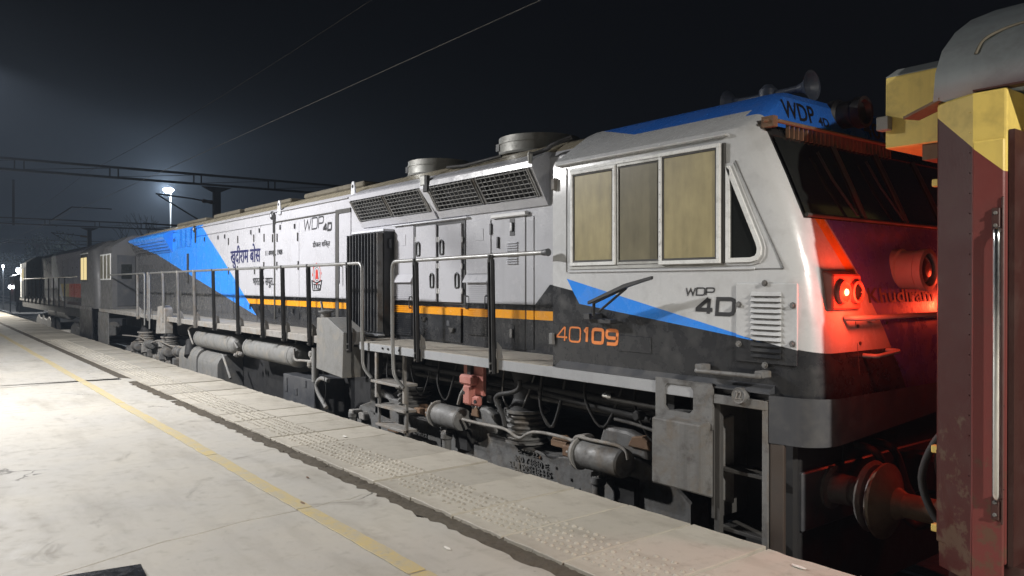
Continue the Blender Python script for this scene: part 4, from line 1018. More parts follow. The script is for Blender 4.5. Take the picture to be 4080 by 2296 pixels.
# ---- windscreen and visor on the front
def front_x(z):
    lv = [(1.0, -2.55), (1.3, -2.57), (1.7, -2.63), (2.02, -2.72), (2.32, -2.85), (2.60, -2.98), (2.64, -3.0), (2.72, -3.04), (2.90, -3.085)]
    for (za, xa), (zb, xb) in zip(lv[:-1], lv[1:]):
        if z <= zb: return xa + (xb - xa) * (z - za) / (zb - za)
    return -3.085
def on_front(pts, off, name, m, parent, th=.012):
    mb = MB(); n = len(pts)
    vs = [(front_x(z) + off, y, z) for y, z in pts] + [(front_x(z) + off - th, y, z) for y, z in pts]
    mb.add(vs, [list(range(n)), list(range(n, 2 * n))] + [(i, (i + 1) % n, n + (i + 1) % n, n + i) for i in range(n)])
    return mb.build(name, m, parent)
Y0w, Y1w = YC + .14, 2 * YT - YC - .14
ws = MB()
for (za, zb) in ((2.05, 2.31), (2.31, 2.58)):
    ws.add([(front_x(za) + .012, Y0w, za), (front_x(za) + .012, Y1w, za), (front_x(zb) + .012, Y1w, zb), (front_x(zb) + .012, Y0w, zb)], [(0, 1, 2, 3)])
ws.build('windscreen', 'dark_glass', LOCO)
for y in (YT - .6, YT, YT + .6): MB().tube([(front_x(2.05) + .015, y, 2.05), (front_x(2.31) + .015, y, 2.31), (front_x(2.58) + .015, y, 2.58)], .02, 6).build('windscreen_bar', 'gasket', LOCO)
MB().tube([(front_x(2.05) + .015, Y0w, 2.04), (front_x(2.05) + .015, Y1w, 2.04)], .015, 6).build('windscreen_bar', 'gasket', LOCO)
for y in (YT - .75, YT - .1):
    MB().tube([(front_x(2.06) + .05, y, 2.06), (front_x(2.3) + .045, y - .12, 2.3), (front_x(2.5) + .045, y - .16, 2.5)], .009, 6).build('wiper', 'black_paint', LOCO)
vb = MB().tube([(-2.99, YC + .08, 2.672), (-2.93, YC + .16, 2.668), (-2.93, 2 * YT - YC - .16, 2.668)], .014, 8).build('visor_bar', 'rust', LOCO)
sl = None
for k in range(26):
    y = YC + .30 + k * .055
    MB().box(-2.965, -2.94, y - .006, y + .006, 2.575, 2.665).build('visor_slat', 'rust', vb)
MB().box(-3.02, -2.93, YC + .10, YC + .15, 2.63, 2.70).build('visor_bracket', 'rust', vb)
def visor_text(txt, y0, y1, z0, z1):
    cu = bpy.data.curves.new('lettering', 'FONT'); cu.body = txt; cu.size = 1; cu.resolution_u = 3; cu.offset = .012
    ob = bpy.data.objects.new('lettering', cu); col.objects.link(ob)
    dg = bpy.context.evaluated_depsgraph_get(); me = bpy.data.meshes.new_from_object(ob.evaluated_get(dg)); bpy.data.objects.remove(ob)
    xs = [v.co.x for v in me.vertices]; ys = [v.co.y for v in me.vertices]
    for v in me.vertices:
        a, b_ = (v.co.x - min(xs)) / (max(xs) - min(xs)), (v.co.y - min(ys)) / (max(ys) - min(ys))
        z = z0 + (z1 - z0) * b_; v.co = Vector((front_x(z) + .004, y0 + (y1 - y0) * a, z))
    me.materials.clear(); me.materials.append(MATS['letter_black'])
    o = bpy.data.objects.new('lettering', me); col.objects.link(o); attach(o, LOCO); o['kind'] = 'stuff'
visor_text('WDP', 4.72, 5.12, 2.745, 2.875); visor_text('4D', 5.16, 5.30, 2.745, 2.81); visor_text('40109', 5.80, 6.45, 2.74, 2.87)
visor_text('Khudiram Bose', 5.0, 6.5, 1.475, 1.575)
# top headlight, horns
MB().lathe((-3.14, 5.50, 2.86), (1, 0, 0), [(0, .12), (.06, .125), (.08, .10), (.18, .10), (.20, .115), (.26, .115), (.26, .09), (.22, .08), (.21, .01)], 24).build('top_headlight', 'black_paint', LOCO)
hb = MB().lathe((-3.56, 5.30, 2.93), (0, 0, 1), [(0, .07), (.05, .05), (.10, .05), (.13, .075), (.19, .07), (.23, .03)], 18).build('horn_mount', 'horn_paint', LOCO)
for xa, d, s in ((-3.52, 1, 1.0), (-3.60, -1, .95)):
    MB().lathe((xa, 5.30, 3.075), (d, 0.0, 0.02), [(0, .03), (.12, .024), (.22, .028), (.27, .045), (.31, .08), (.335, .115 * s), (.33, .10 * s), (.29, .05), (.27, .01)], 22).build('horn', 'horn_paint', hb)
# marker lamps, headlight, rails on the nose
YN = YC + .2
ym = 4.66
mh = MB().py([(0, 0)] * 0 or [(front_x(1.5) - .05, 1.44), (front_x(1.5) + .045, 1.44), (front_x(1.5) + .045, 1.66), (front_x(1.6) - .05, 1.70)], ym - .17, ym + .17).build('marker_housing', 'red_oxide', LOCO, .01)
xm_ = front_x(1.5) + .045
for y, core, lens in ((ym - .075, True, 'red_lens'), (ym + .085, False, 'dark_glass')):
    MB().lathe((xm_, y, 1.55), (1, 0, 0), [(0, .072), (.03, .072), (.035, .06), (.02, .056)], 22).build('lamp_rim', 'red_oxide', mh)
    MB().lathe((xm_, y, 1.55), (1, 0, 0), [(0, .055), (.022, .055), (.032, .035), (.036, .01)], 20).build('lens', lens, mh)
    if core: MB().lathe((xm_ + .034, y, 1.55), (1, 0, 0), [(0, .022), (.008, .018), (.012, .005)], 14).build('lamp_core', 'red_core', mh)
hl = MB().lathe((front_x(1.7) - .04, 5.52, 1.70), (1, 0, 0), [(0, .15), (.05, .15), (.06, .135), (.17, .135), (.18, .145), (.23, .145), (.235, .115), (.20, .10)], 28).build('headlight', 'grey_paint', LOCO)
MB().lathe((front_x(1.7) + .15, 5.52, 1.70), (1, 0, 0), [(0, .10), (.02, .085), (.035, .05), (.04, .01)], 24).build('lens', 'chrome', hl)
MB().tube([(front_x(1.4) + .01, YC + .34, 1.385), (front_x(1.4) + .07, YC + .36, 1.385), (front_x(1.4) + .07, 2 * YT - YC - .36, 1.385)], .017, 8).build('nose_rail', 'grey_paint', LOCO)
for y in (YC + .62, YT): MB().box(front_x(1.4) - .02, front_x(1.4) + .07, y - .008, y + .008, 1.36, 1.38).build('rail_stay', 'grey_paint', LOCO)
MB().tube(bend([(front_x(1.1), 4.86, 1.14), (front_x(1.1) + .09, 4.86, 1.14), (front_x(1.1) + .09, 5.16, 1.16), (front_x(1.1), 5.16, 1.16)], .03), .014, 8).build('nose_grab', 'grey_paint', LOCO)
MB().tube([(front_x(1.05) + .002, 4.80, 1.02), (front_x(1.38) + .002, 4.80, 1.36)], .005, 4).build('nose_seam', 'gasket', LOCO)
for y, z in ((4.82, 1.33), (4.83, 1.22), (5.2, 1.34)): MB().lathe((front_x(z) - .004, y, z), (1, 0, 0), [(0, .013), (.012, .011)], 6).build('bolt', 'dark_paint', LOCO)
# red light thrown by the marker lamps; the far-side lamp stands behind the coach corner
ym2 = 2 * YT - ym
mh2 = MB().py([(front_x(1.5) - .05, 1.44), (front_x(1.5) + .045, 1.44), (front_x(1.5) + .045, 1.66), (front_x(1.6) - .05, 1.70)], ym2 - .17, ym2 + .17).build('marker_housing', 'red_oxide', LOCO, .01)
for y, lens in ((ym2 - .085, 'dark_glass'), (ym2 + .075, 'red_lens')):
    MB().lathe((xm_, y, 1.55), (1, 0, 0), [(0, .072), (.03, .072), (.035, .06), (.02, .056)], 22).build('lamp_rim', 'red_oxide', mh2)
    MB().lathe((xm_, y, 1.55), (1, 0, 0), [(0, .055), (.022, .055), (.032, .035), (.036, .01)], 20).build('lens', lens, mh2)
for yy, en, off in ((ym - .03, 15, .17), (ym2 + .03, 30, .30)):
    ld = bpy.data.lights.new('marker_light', 'POINT'); ld.energy = en; ld.color = (1, 0.06, 0.022); ld.shadow_soft_size = .05
    lo = bpy.data.objects.new('marker_light', ld); col.objects.link(lo); lo.location = (xm_ + off, yy, 1.53); attach(lo, LOCO)
# ---- front steps, skirt, buffer beam
YP = YF - .012
xh0, xh1, xq0, xq1 = XP(2612, YP), XP(2838, YP), XP(2647, YP), XP(2762, YP)
zq1, zq0 = ZP(2700, 1532, YP), ZP(2700, 1640, YP); zp1, zp0 = 0.93, ZP(2700, 1690, YP)
mb = MB(); c_ = .03
outer = [(xh0, zp0), (xh1, zp0), (xh1, zp1), (xh0, zp1)]
inner = [(xq0 + c_, zq0), (xq1 - c_, zq0), (xq1, zq0 + c_), (xq1, zq1 - c_), (xq1 - c_, zq1), (xq0 + c_, zq1), (xq0, zq1 - c_), (xq0, zq0 + c_)]
vs = [(x, YP, z) for x, z in outer + inner] + [(x, YP + .02, z) for x, z in outer + inner]
fs0 = [(0, 1, 5, 4), (1, 6, 5), (1, 2, 7, 6), (2, 8, 7), (2, 3, 9, 8), (3, 10, 9), (3, 0, 11, 10), (0, 4, 11)]
mb.add(vs, fs0 + [tuple(12 + i for i in f) for f in fs0] + [(i, (i + 1) % 4, 12 + (i + 1) % 4, 12 + i) for i in range(4)] + [(4 + i, 4 + (i + 1) % 8, 16 + (i + 1) % 8, 16 + i) for i in range(8)])
mb.build('step_panel', 'under_grey', LOCO)
MB().box(xh1 - .02, xh1, YP + .02, YF + .5, 0.02, .86).build('step_panel_return', 'tread_dark', LOCO)
YQ = YF - .10
xb0, xb1 = XP(2596, YQ), XP(2789, YQ); zb1, zb0 = ZP(2690, 1668, YQ), ZP(2690, 1945, YQ)
sb = MB(); 
sb.add([(xb0, YQ, zb0), (xb1, YQ, zb0), (xb1, YQ, zb1 - .02), (xb0, YQ, zb1 - .02), (xb0, YF + .2, zb0 - .10), (xb1 + .06, YF + .2, zb0 - .10), (xb1 + .06, YF + .2, zb1 + .03), (xb0, YF + .2, zb1 + .03)],
       [(0, 1, 2, 3), (4, 5, 6, 7), (0, 1, 5, 4), (1, 2, 6, 5), (2, 3, 7, 6), (3, 0, 4, 7)])
sb.build('sand_box', 'under_grey', LOCO, .008)
xl0, xl1 = XP(2838, YF), XP(3036, YF)
MB().box(xl0, xl1, YF + .38, YF + .40, -.35, .86).build('step_recess', 'soot', LOCO)
MB().box(xl0 - .0, xl0 + .05, YF + .02, YF + .06, -.40, .80).build('step_stile', 'tread_dark', LOCO, .004)
for z in (0.36, -.04, -.36): MB().box(xl0 + .0, xl1 + .02, YF + .07, YF + .26, z - .025, z).build('step_tread', 'tread_dark', LOCO, .004)
MB().box(xl1, xl1 + .045, YF, YF + .05, -.45, .86).build('step_stile', 'under_grey', LOCO, .004)
MB().box(xl1 + .047, xl1 + .15, YF + .01, YF + .04, -.50, .60).build('skirt_plate', 'brown_plate', LOCO, .006)
MB().box(xh1 + .001, -2.86, YF - .006, YF + .028, .80, .86).build('step_header', 'under_grey', LOCO, .004)
# bent valance under the nose
vl = MB(); n_ = 8; pts = [(xl1 + .05, YF)] + [(-2.72 + .22 * math.sin(R(90 * k / n_)), YF + .02 + .22 - .22 * math.cos(R(90 * k / n_))) for k in range(n_ + 1)] + [(-2.50, YT + 1.2)]
vs = []
for x, y in pts: vs += [(x, y, .60 + .10 * max(0, (y - YF)) * (.6)), (x, y, .90)]
vl.add(vs, [(2 * i, 2 * i + 2, 2 * i + 3, 2 * i + 1) for i in range(len(pts) - 1)], True); vl.build('valance', 'dark_paint', LOCO)
ox, oz = P(2940, 1578, YF - .03)
rp = MB().lathe((ox, YF, oz), (0, -1, 0), [(-.02, .055), (.02, .055), (.03, .05), (.026, .043)], 24).build('round_plate', 'under_grey', LOCO)
font_text('lettering', 'dusty_grey', rp, '22', None, YF - .027, .02, plane=(ox - .025, ox + .025, oz - .02, oz + .03), extrude=.004)
MB().tube(bend([(XP(2792, YF), YF + .04, ZP(2792, 1468, YF)), (XP(2792, YF), YF - .06, ZP(2792, 1475, YF)), (XP(3046, YF), YF - .05, ZP(3046, 1500, YF)), (XP(3046, YF), YF + .05, ZP(3046, 1495, YF))], .03), .016, 8).build('grab_bar', 'under_grey', LOCO)
for px, py in ((2800, 1463), (3040, 1492)):
    x, z = P(px, py, YF); MB().box(x - .035, x + .03, YF - .045, YF + .05, z - .022, z + .022).build('grab_bracket', 'under_grey', LOCO, .006)
MB().box(-3.0, -2.765, YF + .16, 2 * YT - YF - .16, -.55, .85).build('pilot_plate', 'soot', LOCO, .02)
MB().box(-2.98, -2.74, 4.46, 2 * YT - 4.46, .02, .40).build('buffer_beam', 'dark_paint', LOCO, .01)
for y in (YT - .978, YT + .978):
    bf = MB().lathe((-2.75, y, .26), (1, 0, 0), [(0, .14), (.03, .14), (.035, .10), (.16, .095), (.17, .075), (.26, .07), (.27, .21), (.29, .225), (.305, .20), (.315, .05)], 26).build('buffer', 'under_grey', LOCO)
cp = MB().box(-2.75, -2.45, YT - .11, YT + .11, .12, .38).build('coupler', 'soot', LOCO, .03)
for y, r_ in ((5.1, .25), (5.32, .2)):
    arc_tube(LOCO, 'brake_hose', [(-2.74, y, .5), (-2.58, y, .46), (-2.5, y + .04, .2), (-2.36, y + .08, .02), (-2.15, y + .05, .2)], .028, 'rubber', 8, 5)
MB().lathe((-2.7, 4.75, .66), (1, 0, 0), [(0, .03), (.1, .03)], 10).build('hose_cock', 'orange_pipe', LOCO)
MB().lathe((-2.66, 4.62, .70), (0, .1, -1), [(-.12, .04), (0, .065), (.12, .055)], 12).build('front_lug', 'red_oxide', LOCO)

# ------------------------------------------------------------------ bogies and gear under the frame
def side_frame(parent, x0, x1, y=4.70, th=.12, m='under_grey'):
    L = x1 - x0; u = lambda t: x0 + L * t
    pts = [(u(0), -.28), (u(.04), .02), (u(.09), .10), (u(.17), .20), (u(.22), .20), (u(.27), .07), (u(.44), .05), (u(.48), .24), (u(.52), .26), (u(.57), .10), (u(.70), .03), (u(.76), .06), (u(.82), .18), (u(.90), .20), (u(.96), .10), (u(1), -.05),
           (u(1), -.35), (u(.93), -.42), (u(.90), -.30), (u(.84), -.30), (u(.80), -.46), (u(.60), -.46), (u(.55), -.32), (u(.47), -.32), (u(.43), -.46), (u(.24), -.46), (u(.20), -.32), (u(.12), -.32), (u(.08), -.44), (u(.02), -.44)]
    return MB().py(pts, y, y + th).build('bogie_frame', m, parent, .015)
bx0, bx1 = XP(1425, 4.70), XP(2790, 4.70)
bf1 = side_frame(LOCO, bx0, bx1, 4.61, .2)
MB().box(bx0 + .3, bx1 - .3, 4.83, 2 * YT - 4.83, -.4, .05).build('bogie_transom', 'soot', LOCO)
for t in (.15, .51, .87): wheel(LOCO, bx0 + (bx1 - bx0) * t)
xS1, xS2 = XP(1680, 4.80), XP(2132, 4.80)
spring(LOCO, xS1, 4.70, .08); spring(LOCO, xS2, 4.70, .08)
# raised castings on the frame, axle-box gear
for px, py, w_, h_, d in ((1530, 1600, .30, .16, .10), (1945, 1660, .22, .10, .08), (2500, 1748, .28, .08, .09)):
    x, z = P(px, py, 4.62); MB().py([(x - w_, z - h_), (x + w_, z - h_ - .05), (x + w_ * .9, z + h_ * .4), (x + w_ * .2, z + h_), (x - w_ * .8, z + h_)], 4.56, 4.66).build('frame_casting', 'under_grey', LOCO, .03, 2)
x, z = P(1740, 1655, 4.44)
brake_cylinder(LOCO, XP(1738, 4.48), XP(1845, 4.48), 4.48, P(1790, 1660, 4.48)[1])
brake_cylinder(LOCO, XP(2305, 4.46), XP(2492, 4.46), 4.46, P(2400, 1826, 4.46)[1], .118)
for px, py, L_ in ((1850, 1670, .32), (2500, 1850, .25)):       # slack adjusters and levers
    x, z = P(px, py, 4.6); MB().box(x - .12, x + .12, 4.56, 4.68, z - .32, z - .10).build('brake_bracket', 'soot', LOCO, .01)
for px, py in ((1780, 1745), (2385, 1925), (1408, 1660)):
    x, z = P(px, py, 4.5)
    MB().lathe((x, 4.5, z), (0, 0, 1), [(-.28, .05), (-.02, .05), (0, .065), (.05, .065), (.07, .04)], 12).build('brake_rod', 'under_grey', LOCO)
    MB().box(x - .06, x + .05, 4.46, 4.6, z + .03, z + .09).build('rod_clamp', 'dusty_grey', LOCO, .01)
for px0, py0, px1, py1 in ((1840, 1673, 2000, 1705), ):
    a, b_ = P(px0, py0, 4.5), P(px1, py1, 4.5); MB().tube([(a[0], 4.5, a[1]), (b_[0], 4.5, b_[1])], .016, 8).build('brake_pipe', 'dusty_grey', LOCO)
def pipe(name, pts, Y, r, m, Ys=None):
    q = []
    for i, (px, py) in enumerate(pts):
        yy = Ys[i] if Ys else Y; x, z = P(px, py, yy); q.append((x, yy, z))
    return arc_tube(LOCO, name, q, r, m, 8, 4)
pipe('brake_pipe', [(1843, 1671), (1920, 1690), (1998, 1706), (2030, 1720), (2052, 1738), (2075, 1745), (2100, 1730), (2130, 1722), (2190, 1730), (2260, 1748), (2284, 1756), (2300, 1740), (2350, 1752), (2420, 1766), (2468, 1778), (2495, 1800), (2502, 1832)], 4.42, .015, 'dusty_grey')
pipe('air_hose', [(2072, 1515), (2068, 1548), (2040, 1564), (1990, 1572), (1975, 1590), (1988, 1622), (2005, 1660), (2012, 1700)], 4.45, .022, 'rubber')
pipe('air_hose', [(1308, 1518), (1280, 1508), (1262, 1530), (1268, 1565), (1286, 1600), (1300, 1625)], 4.40, .03, 'tank_grey')
pipe('air_hose', [(1826, 1612), (1838, 1570), (1852, 1545), (1860, 1520)], 4.5, .018, 'dusty_grey')
pipe('hanging_cable', [(1285, 1470), (1296, 1530), (1298, 1565), (1290, 1610)], 4.35, .005, 'rubber')
pipe('long_pipe', [(2405, 1574), (2450, 1590), (2620, 1622)], 4.45, .022, 'tread_dark')
pipe('long_pipe', [(2150, 1560), (2400, 1625), (2600, 1675)], 4.6, .03, 'soot')
pipe('long_pipe', [(2450, 1670), (2520, 1688), (2604, 1716)], 4.42, .014, 'tread_dark')
x, z = P(2420, 1575, 4.45); MB().lathe((x, 4.45, z), (1, 0, 0), [(-.03, .03), (.03, .035), (.06, .028)], 10).build('pipe_union', 'chrome', LOCO)
x, z = P(2556, 1655, 4.5); MB().lathe((x, 4.5, z), (0, -1, 0), [(0, .04), (.06, .04), (.07, .03)], 12).build('drain_cock', 'soot', LOCO)
# red oxide valve block
x0_, z1_ = P(1847, 1460, 4.42); x1_, _ = P(1925, 1470, 4.42)
rv = MB().box(x0_, x1_, 4.42, 4.46, .50, .82).build('valve_block', 'red_oxide', LOCO, .006)
xc = (x0_ + x1_) / 2
MB().box(xc - .13, xc + .10, 4.33, 4.42, .60, .70).build('valve_flange', 'red_oxide', rv, .02)
MB().box(xc - .08, xc + .06, 4.34, 4.42, .40, .60).build('valve_body', 'red_oxide', rv, .02)
MB().box(xc - .03, xc + .17, 4.36, 4.42, .40, .50).build('valve_foot', 'red_oxide', rv, .02)
for dx, z in ((-.05, .52), (.14, .45)): MB().lathe((xc + dx, 4.35, z), (0, -1, 0), [(0, .02), (.012, .02)], 8).build('valve_port', 'soot', rv)
for px, py, w_ in ((1955, 1590, .07), (1990, 1605, .09)):
    x, z = P(px, py, 4.9); MB().box(x - w_ * .6, x + w_ * .6, 4.88, 4.90, z - .04, z + .04).build('inspection_plate', 'tank_grey', LOCO)
# brackets and pipes in the shadow above the bogie
for x in (-8.5, -6.35, -3.75):
    MB().box(x - .03, x + .03, YF + .12, YF + .3, .50, .83).build('frame_bracket', 'soot', LOCO)
MB().tube([(-8.9, 4.62, .66), (-3.4, 4.62, .62)], .035, 8).build('long_pipe', 'soot', LOCO)
MB().tube([(-8.9, 4.66, .56), (-6.0, 4.66, .54), (-3.4, 4.68, .50)], .025, 8).build('long_pipe', 'tread_dark', LOCO)
# bolts, clips, cables and hoses packed round the bogie
random.seed(77)
for k in range(16):
    x = random.uniform(bx0 + .3, bx1 - .2); z = random.uniform(-.3, .02)
    MB().lathe((x, 4.61, z), (0, -1, 0), [(-.01, .018), (.006, .018), (.006, .011), (.014, .011)], 6).build('frame_bolt', random.choice(['under_grey', 'dusty_grey', 'rust']), LOCO)
for k in range(9):
    x = bx0 + .5 + k * .58; l = random.uniform(.25, .5)
    arc_tube(LOCO, 'cable', [(x, 4.58, .80), (x + l * .15, 4.52, .62 - random.uniform(0, .15)), (x + l * .6, 4.56, .50 - random.uniform(0, .2)), (x + l, 4.62, .74)], random.uniform(.008, .016), random.choice(['rubber', 'rubber', 'under_grey']), LOCO if False else 6, 5)
for px, py, w_, h_ in ((1450, 1655, .10, .05), (1575, 1700, .12, .06), (1700, 1625, .12, .05), (2235, 1752, .10, .04), (2330, 1745, .09, .035), (1905, 1640, .07, .05), (2560, 1760, .12, .05)):
    x, z = P(px, py, 4.58); MB().py([(x - w_, z - h_), (x + w_, z - h_), (x + w_ * .8, z + h_ * .4), (x + w_ * .3, z + h_), (x - w_ * .6, z + h_ * .7)], 4.53, 4.64).build('bogie_lug', random.choice(['rust', 'dusty_grey', 'under_grey']), LOCO, .01)
for px, py in ((1690, 1640), (2255, 1772)):
    x, z = P(px, py, 4.48); MB().box(x - .16, x + .05, 4.44, 4.52, z - .03, z + .03).build('slack_adjuster', 'rust', LOCO, .008)
MB().box(XP(1505, 4.6), XP(1600, 4.6), 4.56, 4.62, -.12, .22).build('axle_guard', 'under_grey', LOCO, .008)
# cast lettering on the frame
for txt, pl_, pr_, pt_, pb_ in (('EMS 22', 2066, 2148, 1777, 1803), ('400 74880 E', 2048, 2186, 1803, 1832), ('SL 1505H8445', 2032, 2200, 1826, 1856), ('PA RE INDIT', 2058, 2182, 1862, 1886)):
    xa, za = P(pl_, pb_, 4.61); xb, _ = P(pr_, pb_, 4.61); zt_ = za + (P(pl_, pt_, 4.61)[1] - za) * .74
    font_text('cast_lettering', 'under_grey', LOCO, txt, None, 4.609, .02, plane=(xa, xb, za, zt_), extrude=.012)
font_text('cast_lettering', 'under_grey', LOCO, 'SIMPLEX', None, 4.609, .02, plane=(*[P(p_, 1725, 4.61)[0] for p_ in (1652, 1706)], P(1652, 1735, 4.61)[1], P(1652, 1708, 4.61)[1]), extrude=.012)
# bracket box beside the ladder
# ---- air tanks, fuel-tank ends, battery box
air_tank(LOCO, XP(767, 4.40), XP(926, 4.40), 4.55, .535); air_tank(LOCO, XP(960, 4.40), XP(1171, 4.40), 4.55, .535)
def saddle(pl_, pr_, pt_, pb_, Y):
    xa, xb = XP(pl_, Y), XP(pr_, Y); za, zb = ZP((pl_ + pr_) / 2, pt_, Y), ZR + .2
    pts = [(Y, zb), (Y, za - .22)] + [(Y + .22 - .22 * math.cos(R(a)), za - .22 + .22 * math.sin(R(a))) for a in (15, 30, 45, 60, 75, 90)] + [(Y + .9, za), (Y + .9, zb)]
    return MB().pxx(pts, xa, xb).build('saddle_tank', 'tank_grey', LOCO, .01)
saddle(712, 780, 1380, 1460, 4.38); saddle(786, 864, 1406, 1490, 4.38)
MB().lathe((XP(758, 4.45), 4.45, ZP(758, 1385, 4.45)), (.4, -.2, -.7), [(-.15, .1), (.2, .1), (.21, .07)], 16).build('filler_neck', 'soot', LOCO)
bbx = MB().box(XP(1128, 4.40), XP(1252, 4.40), 4.40, 4.9, -.5, ZP(1190, 1502, 4.40)).build('battery_box', 'dark_paint', LOCO, .008)
for px, py in ((1140, 1517), (1141, 1546), (1180, 1560), (1215, 1530)):
    x, z = P(px, py, 4.40); MB().box(x - .05, x + .05, 4.388, 4.3995, z - .05, z + .05).build('cover_plate', 'dark_paint', bbx, .003)
MB().tube([(XP(888, 4.42), 4.42, ZP(888, 1415, 4.42)), (XP(918, 4.42), 4.42, ZP(918, 1508, 4.42))], .025, 8).build('drain_pipe', 'tank_grey', LOCO)
pipe('air_pipe', [(1172, 1390), (1176, 1432), (1205, 1437), (1258, 1441)], 4.42, .018, 'dusty_grey')
pipe('air_pipe', [(925, 1340), (935, 1365), (948, 1388)], 4.45, .018, 'tank_grey')
pipe('air_pipe', [(770, 1372), (758, 1340), (752, 1310), (775, 1298)], 4.45, .018, 'dusty_grey')
for px, py in ((952, 1408), (942, 1415), (960, 1412)):
    x, z = P(px, py, 4.42); MB().lathe((x, 4.42, z), (0, -1, .3), [(-.05, .03), (0, .04), (.04, .025)], 8).build('drain_valve', 'dusty_grey', LOCO)
for px, py in ((1243, 1410), (1250, 1432), (1238, 1450)):
    x, z = P(px, py, 4.42); MB().lathe((x, 4.42, z - .06), (0, 0, 1), [(0, .03), (.03, .05), (.08, .05), (.1, .03)], 10).build('valve', 'dusty_grey', LOCO)
MB().tube([(XP(1256, 4.42), 4.42, 0.25), (XP(1256, 4.42), 4.42, .72)], .05, 12).build('stand_pipe', 'tank_grey', LOCO)
# ---- far bogie
fx0_, fx1_ = -23.0, -17.2
side_frame(LOCO, fx0_, fx1_, 4.66, .14, 'dusty_grey')
for t in (.15, .51, .87): wheel(LOCO, fx0_ + (fx1_ - fx0_) * t, y=YT - .9)
for t in (.30, .70): spring(LOCO, fx0_ + (fx1_ - fx0_) * t, 4.72, .1, .4, .2, 'dusty_grey')
random.seed(21)
for x, z in ((-21.6, .02), (-20.2, .16), (-18.6, .08), (-17.6, .16)):
    brake_cylinder(LOCO, x, x + .34, 4.52, z, .105)
for k in range(9):
    x = fx0_ + .3 + k * .58; z = random.uniform(-.2, .05); a = random.uniform(.05, .14)
    MB().py([(x - a, z - .14), (x + a, z - .10), (x + a * .8, z + .08), (x - a * .3, z + .12), (x - a, z + .03)], 4.53, 4.66).build('brake_hanger', 'dusty_grey' if k % 2 else 'under_grey', LOCO, .01)
arc_tube(LOCO, 'brake_pipe', [(fx0_, 4.5, .22), (-21, 4.48, .28), (-20, 4.5, .20), (-19, 4.47, .30), (-18, 4.5, .24), (-16.6, 4.5, .3)], .02, 'dusty_grey', 6, 4)
MB().box(-25.1, FARX - .25, YF + .0, YF + .03, -.45, .80).build('step_panel', 'under_grey', LOCO, .006)
MB().py([P(620, 1330, YF - .05), P(656, 1330, YF - .05), P(656, 1232, YF - .05), P(646, 1218, YF - .05), P(628, 1222, YF - .05)], YF - .05, YF + .12).build('sand_pipe_box', 'dusty_grey', LOCO, .01)
# ---- far end: shoulder of the hood, far cab
fb0, fb1 = FARX, XP(690, YH)
MB().pxx([(YH + .26, 3.03), (YB + .03, ZB + .01), (YB, ZB - .015), (YB - .008, ZC_), (YD, ZD), (YH + .1, ZD)], fb0, fb1).build('intake_box', 'livery_hood', LOCO)
for k in range(4):
    z = ZC_ - .08 - k * .07; y = YB + (ZC_ - z) / (ZC_ - ZD) * (YD - YB)
    MB().box(fb0 + .2, fb1 - .1, y - .025, y - .005, z - .008, z + .008).build('intake_louvre', 'livery_hood', LOCO)
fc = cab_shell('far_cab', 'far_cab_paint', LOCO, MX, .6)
x_in = MX + 5.0
MB().box(x_in + .001, x_in + .02, YC + .12, YH - .05, 1.0, 2.4).build('cab_door', 'dark_paint', LOCO, .005)
MB().box(x_in + .021, x_in + .028, YC + .22, YH - .15, 1.75, 2.15).build('door_pane', 'dark_glass', LOCO)
mb = MB(); xs_ = [MX + 3.35 + k * .5 for k in range(4)]
for k in range(3):
    a, b_ = xs_[k], xs_[k + 1]
    MB().box(a + .03, b_ - .03, YC - .02, YC + .003, 1.72, 2.45).build('side_window', 'frame_white', LOCO, .003)
    MB().box(a + .07, b_ - .07, YC - .024, YC - .0205, 1.76, 2.41).build('pane', 'frosted_pane_grey', LOCO)

# ------------------------------------------------------------------ second locomotive
L2 = thing('diesel_locomotive', 'dark second locomotive with a lit yellow cab window, coupled behind at the far left', 'locomotive', (-36.0, YT, ZR))
x_near, x_far = -25.9, -46.2
MBX = x_near + 2.5                       # shift of the cab shape
def shifted_cab(parent, mx, dx, m):
    o = cab_shell('cab', m, parent, mx)
    for v in o.data.vertices: v.co.x += dx
    return o
hood_shell('hood', 'livery_second_reflection', L2, x_far + 2.45, x_near - 2.48)
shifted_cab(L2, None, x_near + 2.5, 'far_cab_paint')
shifted_cab(L2, 0.0, x_far - 2.5, 'livery_second_reflection')
MB().box(x_far + .6, x_near - .6, YF + .1, 2 * YT - YF - .1, .5, .86).build('underframe', 'soot', L2)
MB().box(x_far + .3, x_near - .4, YF, YF + .03, .813, ZW - .004).build('fascia', 'under_grey', L2)
MB().box(x_far + 2.4, x_near - 2.5, YF + .002, YH - .002, .86, ZW).build('walkway', 'under_grey', L2)
MB().box(x_near - 4.3, x_near - 2.5, YB + .0, YH, .95, 2.6).build('grille', 'black_paint', L2)
xa = x_near - 2.4
wf = MB().box(xa, xa + 1.15, YC - .02, YC + .003, 1.70, 2.52).build('side_window', 'gasket', L2)
MB().box(xa + .05, xa + .52, YC - .024, YC - .0205, 1.74, 2.44).build('pane', 'cab_light', wf)
MB().box(xa + .60, xa + 1.1, YC - .024, YC - .0205, 1.74, 2.44).build('pane', 'cab_light', wf)
MB().box(xa - .05, xa + 1.2, YC - .03, YC + .002, 2.55, 2.58).build('rain_gutter', 'frame_white', L2)
xz = x_far + .9
MB().box(xz, xz + .9, YC - .02, YC + .003, 1.75, 2.4).build('side_window', 'gasket', L2); MB().box(xz + .06, xz + .84, YC - .024, YC - .0205, 1.8, 2.34).build('pane', 'frosted_pane', L2)
for k in range(10):
    post(L2, x_near - 5.2 - k * 1.35, RZ, 0.0)
